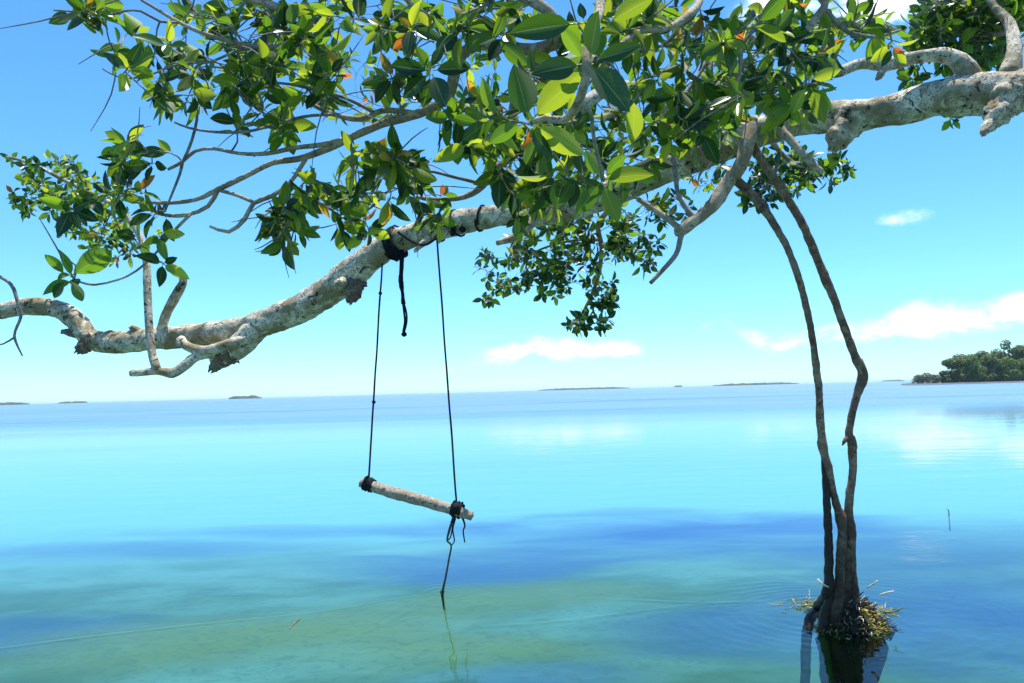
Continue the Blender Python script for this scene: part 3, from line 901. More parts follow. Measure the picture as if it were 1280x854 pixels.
# ------------------------------------------------------------------ leaves
def leaf_geom(seg, wid=0.44, curl=0.12, fold=0.16, tip=1.0, twist=0.0, across=2):
    """unit leaf along +X, upper side +Z, length 1; petiole first"""
    V, Fc, uv = [], [], []
    pet = 0.12
    n_across = 2 * across + 1
    for i in range(seg + 1):
        t = i / seg
        wv = (math.sin(math.pi * t ** 0.92) ** 0.78) * wid / 2 if 0 < t < 1 else 0.0
        if i == 0:
            wv = 0.012
        x = pet + (1 - pet) * t
        zc = -curl * (x ** 2)
        for j in range(n_across):
            s = (j - across) / across
            yy = wv * s
            zz = zc + abs(s) ** 1.3 * wv * fold * 2
            a = twist * t
            V.append(Vector((x, yy * math.cos(a), zz + yy * math.sin(a))))
            uv.append((t, 0.5 + 0.5 * s))
    for i in range(seg):
        for j in range(n_across - 1):
            a = i * n_across + j
            Fc.append((a, a + n_across, a + n_across + 1, a + 1))
    # petiole as a thin strip with thickness
    o = len(V)
    r = 0.012
    for x in (0.0, pet + 0.02):
        for (dy_, dz_) in ((-r, -r), (r, -r), (0, r * 0.4)):
            V.append(Vector((x, dy_, dz_ - (0.003 if x else 0))))
            uv.append((0.0, 0.5))
    for j in range(3):
        Fc.append((o + j, o + (j + 1) % 3, o + 3 + (j + 1) % 3, o + 3 + j))
    return V, Fc, uv


BIG = [leaf_geom(8, 0.42, 0.14, 0.2), leaf_geom(8, 0.37, 0.26, 0.32), leaf_geom(8, 0.45, 0.06, 0.16, twist=0.5), leaf_geom(8, 0.40, -0.12, 0.28, twist=-0.55)]
SMALL = [leaf_geom(4, 0.46, 0.10, 0.14, across=1), leaf_geom(4, 0.41, 0.22, 0.25, across=1), leaf_geom(4, 0.50, 0.0, 0.12, twist=0.3, across=1)]
leaf_meshes = {}
for si, (V, Fc, uv) in enumerate(BIG):
    for mi, mt in enumerate(LEAF_MATS):
        tmp = mk("leaf", V, Fc, mt, None, True, uv, None, [0.0] * len(V))
        leaf_meshes[(si, mi)] = tmp.data
        bpy.data.objects.remove(tmp)

LEAVES = []         # (apparent size, matrix, material index, shape seed)
rl = random.Random(11)


def pick_mat(w_=(4, 4.5, 2.8, 0.2, 0.14)):
    return rl.choices(range(5), weights=w_)[0]


def leaf_matrix(p, axis, nrm, L):
    a = axis.normalized()
    n_ = (nrm - a * nrm.dot(a))
    n_ = n_.normalized() if n_.length > 1e-6 else a.orthogonal().normalized()
    y_ = n_.cross(a)
    mm = Matrix((a * L, y_ * L, n_ * L)).transposed().to_4x4()
    mm.translation = p
    return mm


def rosette(p, d, L, n=None, weights=None):
    """a mangrove shoot tip: crossed pairs of leaves round the bud"""
    d = d.normalized()
    u = d.orthogonal().normalized()
    v = d.cross(u)
    pairs = n or rl.choice((2, 3, 3, 4))
    a0 = rl.uniform(0, 6.28)
    for k in range(pairs):
        for s in (0, math.pi):
            if rl.random() < 0.08:
                continue
            a = a0 + k * 1.571 + s + rl.uniform(-.3, .3)
            th = R(rl.uniform(28, 50)) + k * R(17)
            rad = u * math.cos(a) + v * math.sin(a)
            ax = d * math.cos(th) + rad * math.sin(th)
            ax = ax + Vector((0, 0, -rl.uniform(0.0, 0.28)))
            nr = d * 1.0 - rad * 0.35 + Vector((0, 0, 0.3)) + Vector((rl.uniform(-.5, .5), rl.uniform(-.5, .5), rl.uniform(-.3, .3)))
            ll = L * rl.uniform(0.58, 1.2) * (0.8 if k == 0 and pairs > 2 else 1.0)
            base = p - d * (0.012 * k) * (L / 0.1)
            mm = leaf_matrix(base, ax, nr, ll)
            mid = to_px(base + ax.normalized() * ll * 0.5)
            inside = -40 < mid[0] < 1320 and -40 < mid[1] < 900 and mid[2] > 0.3
            LEAVES.append((ll / mid[2] if inside else 0, mm, pick_mat(weights) if weights else pick_mat(), rl.randrange(100), ax.normalized(), base))


TIPS = []           # (position, leaf length, weights, big)


def spray(cx, cy, rx, ry, n, Y0, Y1, L=0.1, weights=None):
    for i in range(n):
        for _ in range(20):
            u, v = rl.uniform(-1, 1), rl.uniform(-1, 1)
            if u * u + v * v <= 1:
                break
        Y = rl.uniform(Y0, Y1)
        TIPS.append((P(cx + u * rx, cy + v * ry, Y), L * rl.uniform(.85, 1.12), weights))


BRIGHT = (2, 4, 5, 0.15, 0.1)
DARK = (8, 3, 0.6, 0.05, 0.03)
# the shoots one can pick out
for (px, py, Y, L, wt) in [
        (735, 62, 1.66, .10, (5, 3, 2, 0, 0)), (612, 150, 2.3, .11, (2, 5, 3, 0, 0)), (590, 185, 2.5, .11, (2, 5, 3, 0, 0)), (492, 205, 2.7, .11, BRIGHT), (470, 215, 2.75, .11, DARK),
        (90, 344, 2.55, .108, (2, 5, 2, 0, 0)), (88, 262, 2.7, .10, DARK), (150, 205, 2.75, .10, DARK), (178, 190, 2.85, .10, DARK), (190, 205, 2.8, .10, DARK),
        (1012, 105, 2.5, .11, (4, 4, 3, 0, 0)), (1028, 70, 2.5, .11, (4, 4, 3, 0, 0)), (990, 130, 2.55, .11, (3, 4, 4, 0, 0)), (926, 118, 2.5, .11, (4, 4, 3, 0, 0)), (945, 30, 2.4, .11, BRIGHT),
        (1115, 60, 2.95, .10, (1, 3, 3, .5, .8)), (1105, 30, 2.95, .10, BRIGHT), (548, 275, 3.1, .10, (1, 3, 5, 0, 0)), (690, 225, 2.4, .11, (4, 3, 3, 0, 0)), (640, 240, 2.9, .105, DARK),
        (540, 22, 2.6, .105, BRIGHT), (420, 20, 2.55, .105, BRIGHT), (205, 330, 2.95, .10, (5, 4, 1, 0, 0)), (160, 85, 2.55, .11, BRIGHT), (210, 55, 2.55, .11, (3, 5, 3, 0, 0))]:
    TIPS.append((P(px, py, Y), L, wt))
# the mass of shoots, by region
DENS = 1.7
for a in [(105, 14, 45, 9, 5, 2.5, 2.65), (190, 66, 50, 30, 8, 2.5, 2.9), (222, 112, 30, 22, 5, 2.5, 2.9), (180, 192, 36, 22, 5, 2.7, 3.1), (150, 236, 32, 15, 4, 2.8, 3.1),
          (190, 290, 24, 30, 4, 2.9, 3.2), (300, 18, 75, 20, 10, 2.6, 3.2), (285, 86, 60, 36, 12, 2.6, 3.3), (395, 36, 70, 36, 14, 2.6, 3.3), (385, 100, 60, 36, 10, 2.6, 3.4),
          (340, 152, 60, 16, 5, 2.8, 3.3), (352, 282, 38, 28, 11, 2.8, 3.2), (408, 238, 38, 34, 9, 2.9, 3.4), (478, 218, 48, 40, 13, 2.7, 3.4), (440, 285, 25, 12, 3, 3.0, 3.3), (545, 258, 12, 22, 3, 3.0, 3.4),
          (495, 28, 60, 30, 9, 2.4, 3.2), (500, 100, 40, 25, 4, 2.6, 3.2), (590, 150, 45, 45, 11, 2.4, 3.3), (610, 26, 55, 26, 8, 2.2, 3.0), (640, 215, 34, 40, 9, 2.5, 3.6), (690, 120, 40, 70, 8, 2.2, 3.2), (765, 50, 55, 50, 9, 2.0, 3.0),
          (830, 46, 65, 44, 16, 2.3, 3.6), (820, 130, 55, 36, 9, 2.4, 3.8), (925, 60, 55, 55, 17, 2.4, 3.8), (1000, 40, 55, 40, 13, 2.5, 3.6), (985, 118, 36, 22, 6, 2.5, 3.2), (1070, 36, 36, 28, 7, 2.7, 3.6), (700, 200, 50, 50, 6, 2.5, 3.6),
          (765, 200, 50, 26, 6, 2.4, 3.4), (690, 240, 40, 22, 6, 2.6, 3.6), (850, 160, 50, 26, 8, 2.6, 3.8), (905, 145, 40, 24, 5, 2.6, 3.8), (655, 262, 22, 16, 4, 2.8, 3.6)]:
    spray(*a[:4], round(a[4] * (DENS if a[0] > 280 else 1.1)), *a[5:])
N_NEAR = len(TIPS)
# smaller, farther shoots
FAR = [(75, 225, 45, 28, 26, 6.5, 7.2, .10, (3, 5, 3, .05, 0)), (110, 260, 55, 35, 34, 6.4, 7.2, .10, (3, 5, 3, .05, 0)), (140, 300, 34, 28, 14, 6.4, 7.0, .10), (24, 250, 14, 20, 6, 6.7, 7.1, .10), (28, 205, 18, 14, 3, 6.8, 7.1, .09),
          (632, 335, 36, 30, 20, 6.3, 6.9, .098, DARK), (690, 300, 50, 34, 26, 6.0, 6.8, .098, DARK), (745, 290, 50, 40, 32, 5.9, 6.6, .098, DARK), (795, 305, 30, 36, 20, 6.0, 6.5, .098, DARK),
          (735, 402, 30, 13, 10, 6.2, 6.5, .09, DARK), (692, 352, 34, 22, 14, 6.2, 6.7, .098, DARK), (748, 352, 20, 26, 9, 6.2, 6.5, .098, DARK), (610, 372, 6, 8, 2, 6.5, 6.7, .09, DARK), (757, 375, 12, 8, 4, 6.2, 6.4, .09, DARK),
          (985, 212, 44, 30, 34, 5.4, 6.0, .10, DARK), (1045, 214, 18, 16, 8, 5.6, 5.9, .10, DARK), (948, 245, 26, 14, 9, 5.5, 5.8, .10, DARK), (880, 215, 34, 20, 12, 5.6, 6.2, .10), (835, 262, 30, 20, 12, 5.8, 6.3, .098, DARK),
          (1205, 40, 72, 46, 200, 4.6, 5.6, .11, DARK), (1240, 10, 50, 30, 90, 4.6, 5.4, .11, DARK), (1135, 92, 18, 12, 6, 4.9, 5.3, .10, DARK), (1185, 153, 10, 4, 2, 4.9, 5.0, .09, DARK),
          (845, 95, 110, 75, 60, 4.4, 5.6, .10), (960, 100, 70, 60, 30, 4.4, 5.2, .10), (640, 90, 110, 80, 44, 4.2, 5.6, .10), (430, 80, 120, 70, 34, 4.2, 5.4, .10), (300, 100, 90, 60, 14, 4.2, 5.2, .10), (650, 225, 55, 34, 18, 4.8, 5.6, .10), (760, 180, 60, 50, 26, 4.6, 5.3, .10),
          # canopy above the picture
          (700, -110, 400, 70, 18, 2.6, 3.6, .105), (1050, -110, 220, 70, 10, 2.8, 3.8, .105), (300, -90, 250, 60, 10, 2.7, 3.4, .105), (1340, -20, 50, 110, 24, 4.2, 5.2, .105)]
for a in FAR:
    f_ = 1.9 if a[0] < 160 else 1.75 if a[1] > 240 and a[0] > 560 else 1.5 if a[0] > 930 and a[1] > 180 else 1.0
    spray(*a[:4], round(a[4] * f_), *a[5:])

# single leaves one can pick out: base, tip, depth, material, which side is seen (1 = upper)
for (bx, by, tx, ty, Y, mi, face) in [
        (722, 29, 644, 38, 1.52, 0, 1), (760, 30, 814, -6, 1.55, 2, -1), (736, 79, 783, 130, 1.55, 0, 1), (664, 150, 722, 92, 1.66, 2, -1), (661, 150, 645, 86, 1.68, 1, -1),
        (668, 156, 730, 192, 1.66, 2, -1), (664, 160, 686, 194, 1.68, 0, 1), (655, 154, 612, 176, 1.7, 1, -1), (737, 74, 746, 18, 1.56, 1, -1), (730, 76, 702, 36, 1.56, 1, -1), (728, 80, 668, 92, 1.58, 0, 1),
        (742, 76, 800, 60, 1.56, 0, 1), (791, 183, 794, 131, 1.9, 2, -1), (754, 225, 807, 214, 2.08, 2, -1), (753, 229, 770, 272, 2.08, 2, -1), (751, 228, 722, 266, 2.08, 1, -1), (751, 222, 733, 190, 2.1, 1, -1), (756, 221, 780, 194, 2.1, 1, -1),
        (537, 88, 494, 84, 2.4, 0, 1), (536, 91, 506, 122, 2.4, 0, 1), (538, 93, 530, 134, 2.4, 0, 1), (540, 92, 556, 130, 2.4, 0, 1), (541, 88, 584, 84, 2.4, 0, 1), (538, 85, 551, 60, 2.42, 0, 1), (536, 85, 522, 60, 2.42, 1, 1),
        (82, 344, 58, 318, 2.5, 1, -1), (88, 346, 140, 312, 2.5, 1, -1), (88, 350, 100, 374, 2.5, 1, -1), (82, 350, 66, 372, 2.5, 0, 1), (1012, 100, 1048, 88, 2.4, 2, -1), (1008, 108, 990, 140, 2.4, 1, -1), (1014, 110, 1030, 150, 2.4, 2, -1)]:
    p0, p1 = P(bx, by, Y), P(tx, ty, Y + rl.uniform(-.05, .05))
    ax_ = p1 - p0
    L = ax_.length * 1.06
    view = (cam_loc - p0).normalized()
    nr = view * face + Vector((rl.uniform(-.35, .35), rl.uniform(-.2, .2), rl.uniform(.0, .5)))
    mid_ = to_px((p0 + p1) / 2)
    LEAVES.append((9 + L / mid_[2], leaf_matrix(p0, ax_, nr, L), mi, rl.choice((0, 1, 2, 3)), ax_.normalized(), p0))

# grow twigs: every shoot joins the nearest point of the skeleton
twig_near, twig_far = [], Acc()
order = sorted(range(len(TIPS)), key=lambda i: min((TIPS[i][0] - q[0]).length for q in NODES[::3]))
own_twig = set(sorted(range(N_NEAR), key=lambda i: TIPS[i][0].y)[:300])
for i in order:
    p, L, wt = TIPS[i]
    near = i < N_NEAR
    best = min(NODES, key=lambda q: (q[0] - p).length + (0.25 if (q[0] - p).length < 0.03 else 0) + q[1] * 0.8)
    q, rq = best
    dv = p - q
    dist = dv.length
    r0 = min(rq * 0.8, 0.0035 + 0.006 * min(dist, 1.0))
    bend = Vector((rl.uniform(-1, 1), rl.uniform(-1, 1), rl.uniform(-.2, 1))) * 0.14 * dist
    bend2 = Vector((rl.uniform(-1, 1), rl.uniform(-1, 1), rl.uniform(-1, .3))) * 0.08 * dist
    pts = [(q, r0), (q + dv * 0.35 + bend, r0 * 0.85), (q + dv * 0.7 + bend * 0.7 + bend2, max(0.0024, r0 * 0.65)), (p, 0.0022)]
    path = catmull(pts, max(0.04, dist / 9))
    if near:
        V, Fc = tube_data(path, 6, 0.12, 20, i)
        if i in own_twig:
            mk("twig", V, Fc, M_TWIG, tree)
        else:
            twig_far.add(V, Fc)
    else:
        V, Fc = tube_data(path, 4)
        twig_far.add(V, Fc)
    for t_ in path[1:-1]:
        NODES.append(t_)
    d = (path[-1][0] - path[-3][0]).normalized()
    d = (d + Vector((rl.uniform(-.8, .8), rl.uniform(-.9, .5), rl.uniform(-.5, .6)))).normalized()
    rosette(p, d, L, None, wt)
    if near and rl.random() < 0.3:                       # bare side twigs
        for _ in range(rl.choice((1, 2, 3))):
            j = rl.randrange(1, len(path) - 1)
            a_ = path[j][0]
            e = (d + Vector((rl.uniform(-1.2, 1.2), rl.uniform(-.8, .8), rl.uniform(-1, .8)))).normalized() * rl.uniform(.08, .3)
            twig_far.add(*tube_data(catmull([(a_, .0032), (a_ + e * .5 + Vector((rl.uniform(-.03, .03), 0, rl.uniform(-.03, .03))), .0026), (a_ + e, .0012)], .05), 5))
    if near and dist > 0.15 and rl.random() < 0.6:      # leaves lower on the twig
        j = len(path) // 2
        rosette(path[j][0], d, L * .9, 1, wt)
o = twig_far.build("twigs", M_TWIG, tree)
o["kind"] = "stuff"

# leaves one can pick apart: the 300 that show largest; the rest is one mass
LEAVES.sort(key=lambda q: -q[0])
for (sz, mm, mi, sd_, ax, base) in LEAVES[:300]:
    o = bpy.data.objects.new("leaf", leaf_meshes[(sd_ % 4, mi)])
    o.parent = tree
    m2 = mm.copy()
    m2.translation = mm.translation - tree_base
    o.matrix_local = m2
    col.objects.link(o)
fol = Acc()
for (sz, mm, mi, sd_, ax, base) in LEAVES[300:]:
    V, Fc, uv = (BIG[sd_ % 4] if sz > 0.027 else SMALL[sd_ % 3])
    fol.add([mm @ v for v in V], Fc, uv, mi, sd_ / 100.0)
o = fol.build("foliage", LEAF_MATS, tree, True, True)
o["kind"] = "stuff"
print("leaves", len(LEAVES), "tips", len(TIPS), "near", N_NEAR)

# ------------------------------------------------------------------ the swing
sw_l = P(461, 605, 6.12)
sw_r = P(571, 637, 5.98)
swing = empty("rope_swing", (sw_l + sw_r) / 2)
tag(swing, "rope swing with a rough wooden stick seat hanging tilted from the pale limb", "swing")
ax = (sw_r - sw_l).normalized()
st0, st1 = P(451, 603, 6.13), P(590, 645, 5.95)
path = catmull([(st0, 0.036), (st0.lerp(st1, .3) + Vector((0, 0, -.006)), 0.044), (st0.lerp(st1, .65) + Vector((0, 0, .004)), 0.043), (st1, 0.036)], 0.014)
V, Fc = tube_data(path, 18, 0.12, 16, 3)
seat = mk("seat_stick", V, Fc, M_STICK, swing)
for kk, t_ in enumerate((0.22, 0.47, 0.8)):
    c = st0.lerp(st1, t_)
    tube("knot_bump", [(c + Vector((0.0, -.03, .01)), 0.02), (c + Vector((.005, -.052, .012)), 0.012)], M_STICK, seat, 8, 0.008, 0.2, 20)
cl, rl_, tl = limb_at(479)
cr, rr_, tr_ = limb_at(546)


def coil(name, c, t, r, turns, pitch, rad, mt, parent, jit=0.08, seed=1):
    """rope wound round an axis"""
    rg = random.Random(seed)
    u = t.orthogonal().normalized()
    v = t.cross(u)
    pts = []
    n = int(turns * 14)
    for i in range(n + 1):
        a = 2 * math.pi * i / 14
        rr = r * (1 + rg.uniform(-jit, jit) * .5) + rad * .6
        pts.append((c + t * (pitch * (i / n - .5)) + (u * math.cos(a) + v * math.sin(a)) * rr, rad))
    V, Fc = tube_data(pts, 7)
    return mk(name, V, Fc, mt, parent)


def rope(name, a, b_, rad, mt, parent, sag=0.004, n=26, seed=0):
    pts = []
    for i in range(n + 1):
        t = i / n
        q = a.lerp(b_, t)
        q = q + Vector((noise.noise(Vector((t * 6, seed, 0))), noise.noise(Vector((t * 6, seed, 5))), 0)) * sag
        pts.append((q, rad * (1 + 0.12 * noise.noise(Vector((t * 60, seed, 9))))))
    V, Fc = tube_data(pts, 8)
    return mk(name, V, Fc, mt, parent)


topL = Vector((cl.x, cl.y - rl_ * .3, cl.z - rl_ * .9))
topL = P(478, to_px(topL)[1] - 2, cl.y - .02)
topR = P(546, to_px(Vector((cr.x, cr.y, cr.z - rr_)))[1] - 4, cr.y - .02)
r1 = rope("rope", topL, sw_l + Vector((0, 0, .04)), 0.0072, M_ROPE, swing, seed=1)
r2 = rope("rope", topR, sw_r + Vector((0, 0, .04)), 0.0072, M_ROPE, swing, seed=2)


def knot(name, c, s, parent, mt, seed=0, n=5):
    acc = Acc()
    rg = random.Random(seed)
    for i in range(n):
        u = Vector((rg.uniform(-1, 1), rg.uniform(-1, 1), rg.uniform(-1, 1))).normalized()
        v = u.orthogonal().normalized()
        w_ = u.cross(v)
        pts = [(c + (v * math.cos(a) + w_ * math.sin(a)) * s * rg.uniform(.75, 1.1), s * .42) for a in [k * 6.2832 / 10 for k in range(11)]]
        acc.add(*tube_data(pts, 6))
    return acc.build(name, mt, parent)


for (px, py, rp) in ((475, 368, r1), (472, 505, r1)):
    t_ = (py - to_px(topL)[1]) / (to_px(sw_l)[1] - to_px(topL)[1])
    knot("knot", topL.lerp(sw_l, t_), 0.011, rp, M_ROPE, py)
coil("lashing", sw_l + ax * .0, ax, 0.040, 6, 0.07, 0.009, M_ROPE, swing, .5, 4)
coil("lashing", sw_l + ax * .01, (ax + Vector((.2, .3, .7))).normalized(), 0.044, 2, 0.03, 0.008, M_ROPE, swing, .3, 5)
knot("knot", st0.lerp(sw_l, .25), 0.02, swing, M_ROPE, 8)
coil("lashing", sw_r, ax, 0.041, 6, 0.07, 0.010, M_ROPE, swing, .5, 6)
coil("lashing", sw_r, (ax + Vector((-.2, .3, .9))).normalized(), 0.046, 3, 0.04, 0.008, M_ROPE, swing, .3, 7)
knot("knot", sw_r + Vector((0, -.045, .02)), 0.02, swing, M_ROPE, 9)
knot("knot", P(566, 652, 5.97), 0.013, swing, M_ROPE, 10)
# loose tails below the seat and the long tail into the water
Yt = 5.97
tube("rope_tail", tr([(575, 640, Yt, 2), (581, 656, Yt, 1.2), (579, 664, Yt, 1.0), (581, 678, Yt, .9)]), M_ROPE, swing, 6, 0.01)
tube("rope_tail", tr([(568, 646, Yt, 2), (562, 660, Yt, 1.2), (559, 674, Yt, 1.0), (563, 672, Yt, .9), (566, 656, Yt, .9)]), M_ROPE, swing, 6, 0.01)
tube("rope_tail", tr([(569, 648, Yt, 1.6), (566, 662, Yt, 1.0), (568, 676, Yt, .9), (565, 681, Yt, .7)]), M_ROPE, swing, 6, 0.01)
tl_pts = tr([(567, 646, Yt, 1.8), (562, 662, Yt, 1.5), (559, 676, Yt, 1.2), (564, 682, Yt, 1.1), (561, 700, Yt, 1.2), (557, 722, Yt, 1.3)])
wp = ROPE_XY.copy()
tube("rope_tail", tl_pts + [(wp + Vector((.003, 0, .02)), .010), (wp + Vector((0, 0, -.04)), .010), (wp + Vector((.01, 0, -.12)), .006)], M_ROPETAIL, swing, 7, 0.015)
knot("knot", wp + Vector((0, 0, .012)), 0.013, swing, M_ROPETAIL, 12)
# turns of the swing rope round the limb
for (px, dx_, sd_) in ((546, 0.02, 1), (572, 0.05, 2), (601, -0.06, 3)):
    c, r, t = limb_at(px)
    tt = (t + Vector((dx_ * 4, 0, 0.25 if sd_ == 3 else -.1))).normalized()
    coil("rope_turn", c, tt, r * 1.1, 1.0 + .08, 0.02, 0.008, M_ROPE, swing, .05, sd_)
c, r, t = limb_at(520)
tube("rope_span", [(P(497, 290, 5.98), .010), (P(517, 303, 5.98), .010), (P(532, 306, 5.96), .010), (P(546, 297, 5.93), .010)], M_ROPE, swing, 7, 0.02)
for (px, py) in ((578, 287), (566, 291)):
    knot("knot", P(px, py, limb_at(px)[0].y - limb_at(px)[1] * .9), 0.02, swing, M_ROPE, px)

# black cloth wrapped on the limb with a twisted strap hanging from it
c, r, t = limb_at(494)
wrap = empty("cloth_wrap", c)
tag(wrap, "black cloth wrapped round the pale limb with a knotted strap dangling beside the swing rope", "strap")
V, Fc = [], []
u = t.orthogonal().normalized()
v = t.cross(u)
NA, NT = 36, 9
for j in range(NT):
    for k in range(NA):
        a = 2 * math.pi * k / NA
        dirv = u * math.cos(a) + v * math.sin(a)
        low = max(0, -dirv.z)
        hw = 0.028 + 0.032 * low
        off = (j / (NT - 1) - .5) * 2 * hw + 0.012 * noise.noise(Vector((a * 1.5, 0, 3)))
        rr = r * 1.08 + 0.008 + 0.022 * low + 0.014 * noise.noise(Vector((math.cos(a) * 3, math.sin(a) * 3, j * .5))) - (0.016 if j in (0, NT - 1) else 0)
        V.append(c + t * off + dirv * rr)
for j in range(NT - 1):
    for k in range(NA):
        a = j * NA + k
        q = j * NA + (k + 1) % NA
        Fc.append((a, q, q + NA, a + NA))
mk("cloth_band", V, Fc, M_CLOTH, wrap)
for s_ in range(3):
    coil("cord_turn", c + t * (s_ - 1) * .03, (t + Vector((.1 * (s_ - 1), .1, .15))).normalized(), r * 1.1 + .006, 1.05, 0.02, 0.008, M_ROPE, wrap, .1, 20 + s_)
Ys = c.y - .05
strap = tr([(502, 308, Ys, 3.2), (502, 335, Ys, 2.6), (501, 350, Ys, 3.4), (503, 366, Ys, 2.4), (504, 380, Ys, 2.8)])
so = tube("strap", strap, M_CLOTH, wrap, 8, 0.012, 0.25, 14)
tube("strap_strand", tr([(504, 378, Ys, 2), (508, 392, Ys, 1.4), (508, 404, Ys, 1.4), (505, 415, Ys, 1.6)]), M_CLOTH, wrap, 6, 0.012)
tube("strap_strand", tr([(504, 378, Ys, 2), (505, 390, Ys, 1.4), (506, 402, Ys, 1.4), (504, 415, Ys, 1.6)]), M_CLOTH, wrap, 6, 0.012)
knot("knot", P(505, 418, Ys), 0.016, wrap, M_CLOTH, 31)

# ------------------------------------------------------------------ weed and drift caught at the foot of the roots
rw = random.Random(5)
weed = empty("seaweed_heap", Vector((ROOT_XY.x, 5.0, 0)))
tag(weed, "heap of yellow seaweed and dark debris caught round the foot of the prop roots", "seaweed")
mc = Vector((P(1066, 760, 5.02).x, 5.03, -0.03))
V, Fc = [], []
NA, NR = 40, 12
for j in range(NR + 1):
    f = j / NR
    for k in range(NA):
        a = 2 * math.pi * k / NA
        q = Vector((math.cos(a), math.sin(a), 0))
        rad = (0.20 + 0.05 * noise.noise(q * 1.7)) * (1 - f ** 1.6 * .9) * (1, .9, .55)[max(0, 2 - j)]
        z = -0.10 + 0.31 * f - (0, .04, .22)[max(0, 2 - j)]
        pp = mc + Vector((q.x * rad * 1.05, q.y * rad * .9, z))
        pp += q * 0.05 * noise.noise(pp * 14) + Vector((0, 0, .03 * noise.noise(pp * 19)))
        V.append(pp)
for j in range(NR):
    for k in range(NA):
        a = j * NA + k
        q = j * NA + (k + 1) % NA
        Fc.append((a, q, q + NA, a + NA))
Fc.append(tuple(NR * NA + k for k in range(NA)))
mk("debris_mound", V, Fc, M_DEBRIS, weed)


def strands(name, n, mt, fn, rad=(0.002, 0.005), ln=(.05, .14)):
    acc = Acc()
    for i in range(n):
        p, d = fn()
        L = rw.uniform(*ln)
        r = rw.uniform(*rad)
        pts = [(p, r)]
        dd = d.normalized()
        for s in range(3):
            dd = (dd + Vector((rw.uniform(-.6, .6), rw.uniform(-.6, .6), rw.uniform(-.6, .4)))).normalized()
            p = p + dd * L / 3
            p.z = max(p.z, -0.012)
            pts.append((p.copy(), r * (1 - .25 * (s + 1))))
        acc.add(*tube_data(catmull(pts, .02), 5))
    o = acc.build(name, mt, weed)
    o["kind"] = "stuff"


def on_mound(a0, a1, h0, h1):
    a = rw.uniform(a0, a1)
    f = rw.uniform(h0, h1)
    rad = 0.21 * (1 - f ** 1.6 * .9) + .008
    q = Vector((math.cos(a), math.sin(a), 0))
    p = mc + Vector((q.x * rad * 1.05, q.y * rad * .9, -0.10 + 0.31 * f))
    return p, q + Vector((0, 0, rw.uniform(-.2, .5)))


strands("seaweed_strands", 320, M_WEED, lambda: on_mound(-1.3, .5, .35, .85), (.004, .009), (.02, .05))
strands("seaweed_strands", 60, M_WEED, lambda: on_mound(2.2, 4.0, .3, .5), (.002, .005), (.03, .07))
strands("seaweed_strands", 110, M_WEEDG, lambda: on_mound(-3.1, 3.1, .3, .8), (.002, .005), (.03, .07))
strands("debris_strands", 330, M_DEBRIS, lambda: on_mound(-3.1, 0.6, .2, 1.0), (.003, .009), (.03, .08))
strands("debris_strands", 60, M_STRAW, lambda: on_mound(-2.4, .5, .3, 1.0), (.002, .005), (.03, .08))


def floating():
    if rw.random() < .6:
        p = G(rw.gauss(1010, 12), rw.gauss(757, 5))
    else:
        p = G(rw.gauss(1106, 8), rw.gauss(766, 4))
    p.z = .003
    return p, Vector((rw.uniform(-1, 1), rw.uniform(-1, 1), 0.05))


strands("seaweed_strands", 90, M_WEED, floating, (.002, .004), (.04, .12))
strands("seaweed_strands", 60, M_WEEDG, floating, (.002, .004), (.05, .14))
for (a_, b_, c_) in [((1084, 735), (1092, 730), (1097, 726)), ((1100, 744), (1108, 741), (1118, 739)), ((1022, 724), (1028, 730), (1036, 734)), ((1104, 765), (1118, 765), (1127, 760))]:
    tube("dry_stalk", tr([(*a_, 4.98, 1.2), (*b_, 4.95, 1.1), (*c_, 4.93, .8)]), M_STRAW if a_[0] != 1104 else M_WEEDG, weed, 6, .02)

# a stalk standing out of the water farther right and a floating twig
tag(tube("floating_twig", [(G(362, 786) + Vector((0, 0, -.004)), .003), (G(368, 780) + Vector((0, 0, .004)), .005), (G(375, 774) + Vector((0, 0, .004)), .004)], M_WOODDARK, None, 7, .02, .1), "short dark twig floating alone on the green shallows", "twig")
tag(tube("water_stalk", [(G(1186, 641) + Vector((0, 0, -.2)), .008), (G(1186, 641) + Vector((0, 0, .02)), .005), (G(1186, 641) + Vector((-.01, 0, .03)), .004), (G(1186, 641) + Vector((-.03, 0, .045)), .002)], M_TWIG, None, 7, .02, .1), "thin bare stalk poking out of the open water", "stalk")

# ------------------------------------------------------------------ headland with its trees
DH = 380.0
hp = [P(x_, 476, DH) for x_ in (1140, 1700)]
V, Fc = [], []
n = 46
rh = random.Random(9)
for i in range(n + 1):
    t = i / n
    x_ = hp[0].x - 1 + (hp[1].x - hp[0].x) * t
    wid = min(1, t * 6 + .12)
    for (yy, zz) in ((-6 * wid, -0.7), (-4.5 * wid, .12), (0, .55 * wid), (34 * wid, .5 * wid), (44 * wid, -.7)):
        V.append((x_, DH + 4 + yy + 1.2 * noise.noise(Vector((x_ * .14, yy, 0))), zz + .1 * noise.noise(Vector((x_ * .3, yy, 4)))))
for i in range(n):
    for j in range(4):
        a = i * 5 + j
        Fc.append((a, a + 5, a + 6, a + 1))
M_MUD = plain("shore_mud", (0.10, 0.085, 0.065), .9, .2, .4, .8)
hl = mk("headland", V, Fc, M_MUD)
hl["kind"] = "structure"


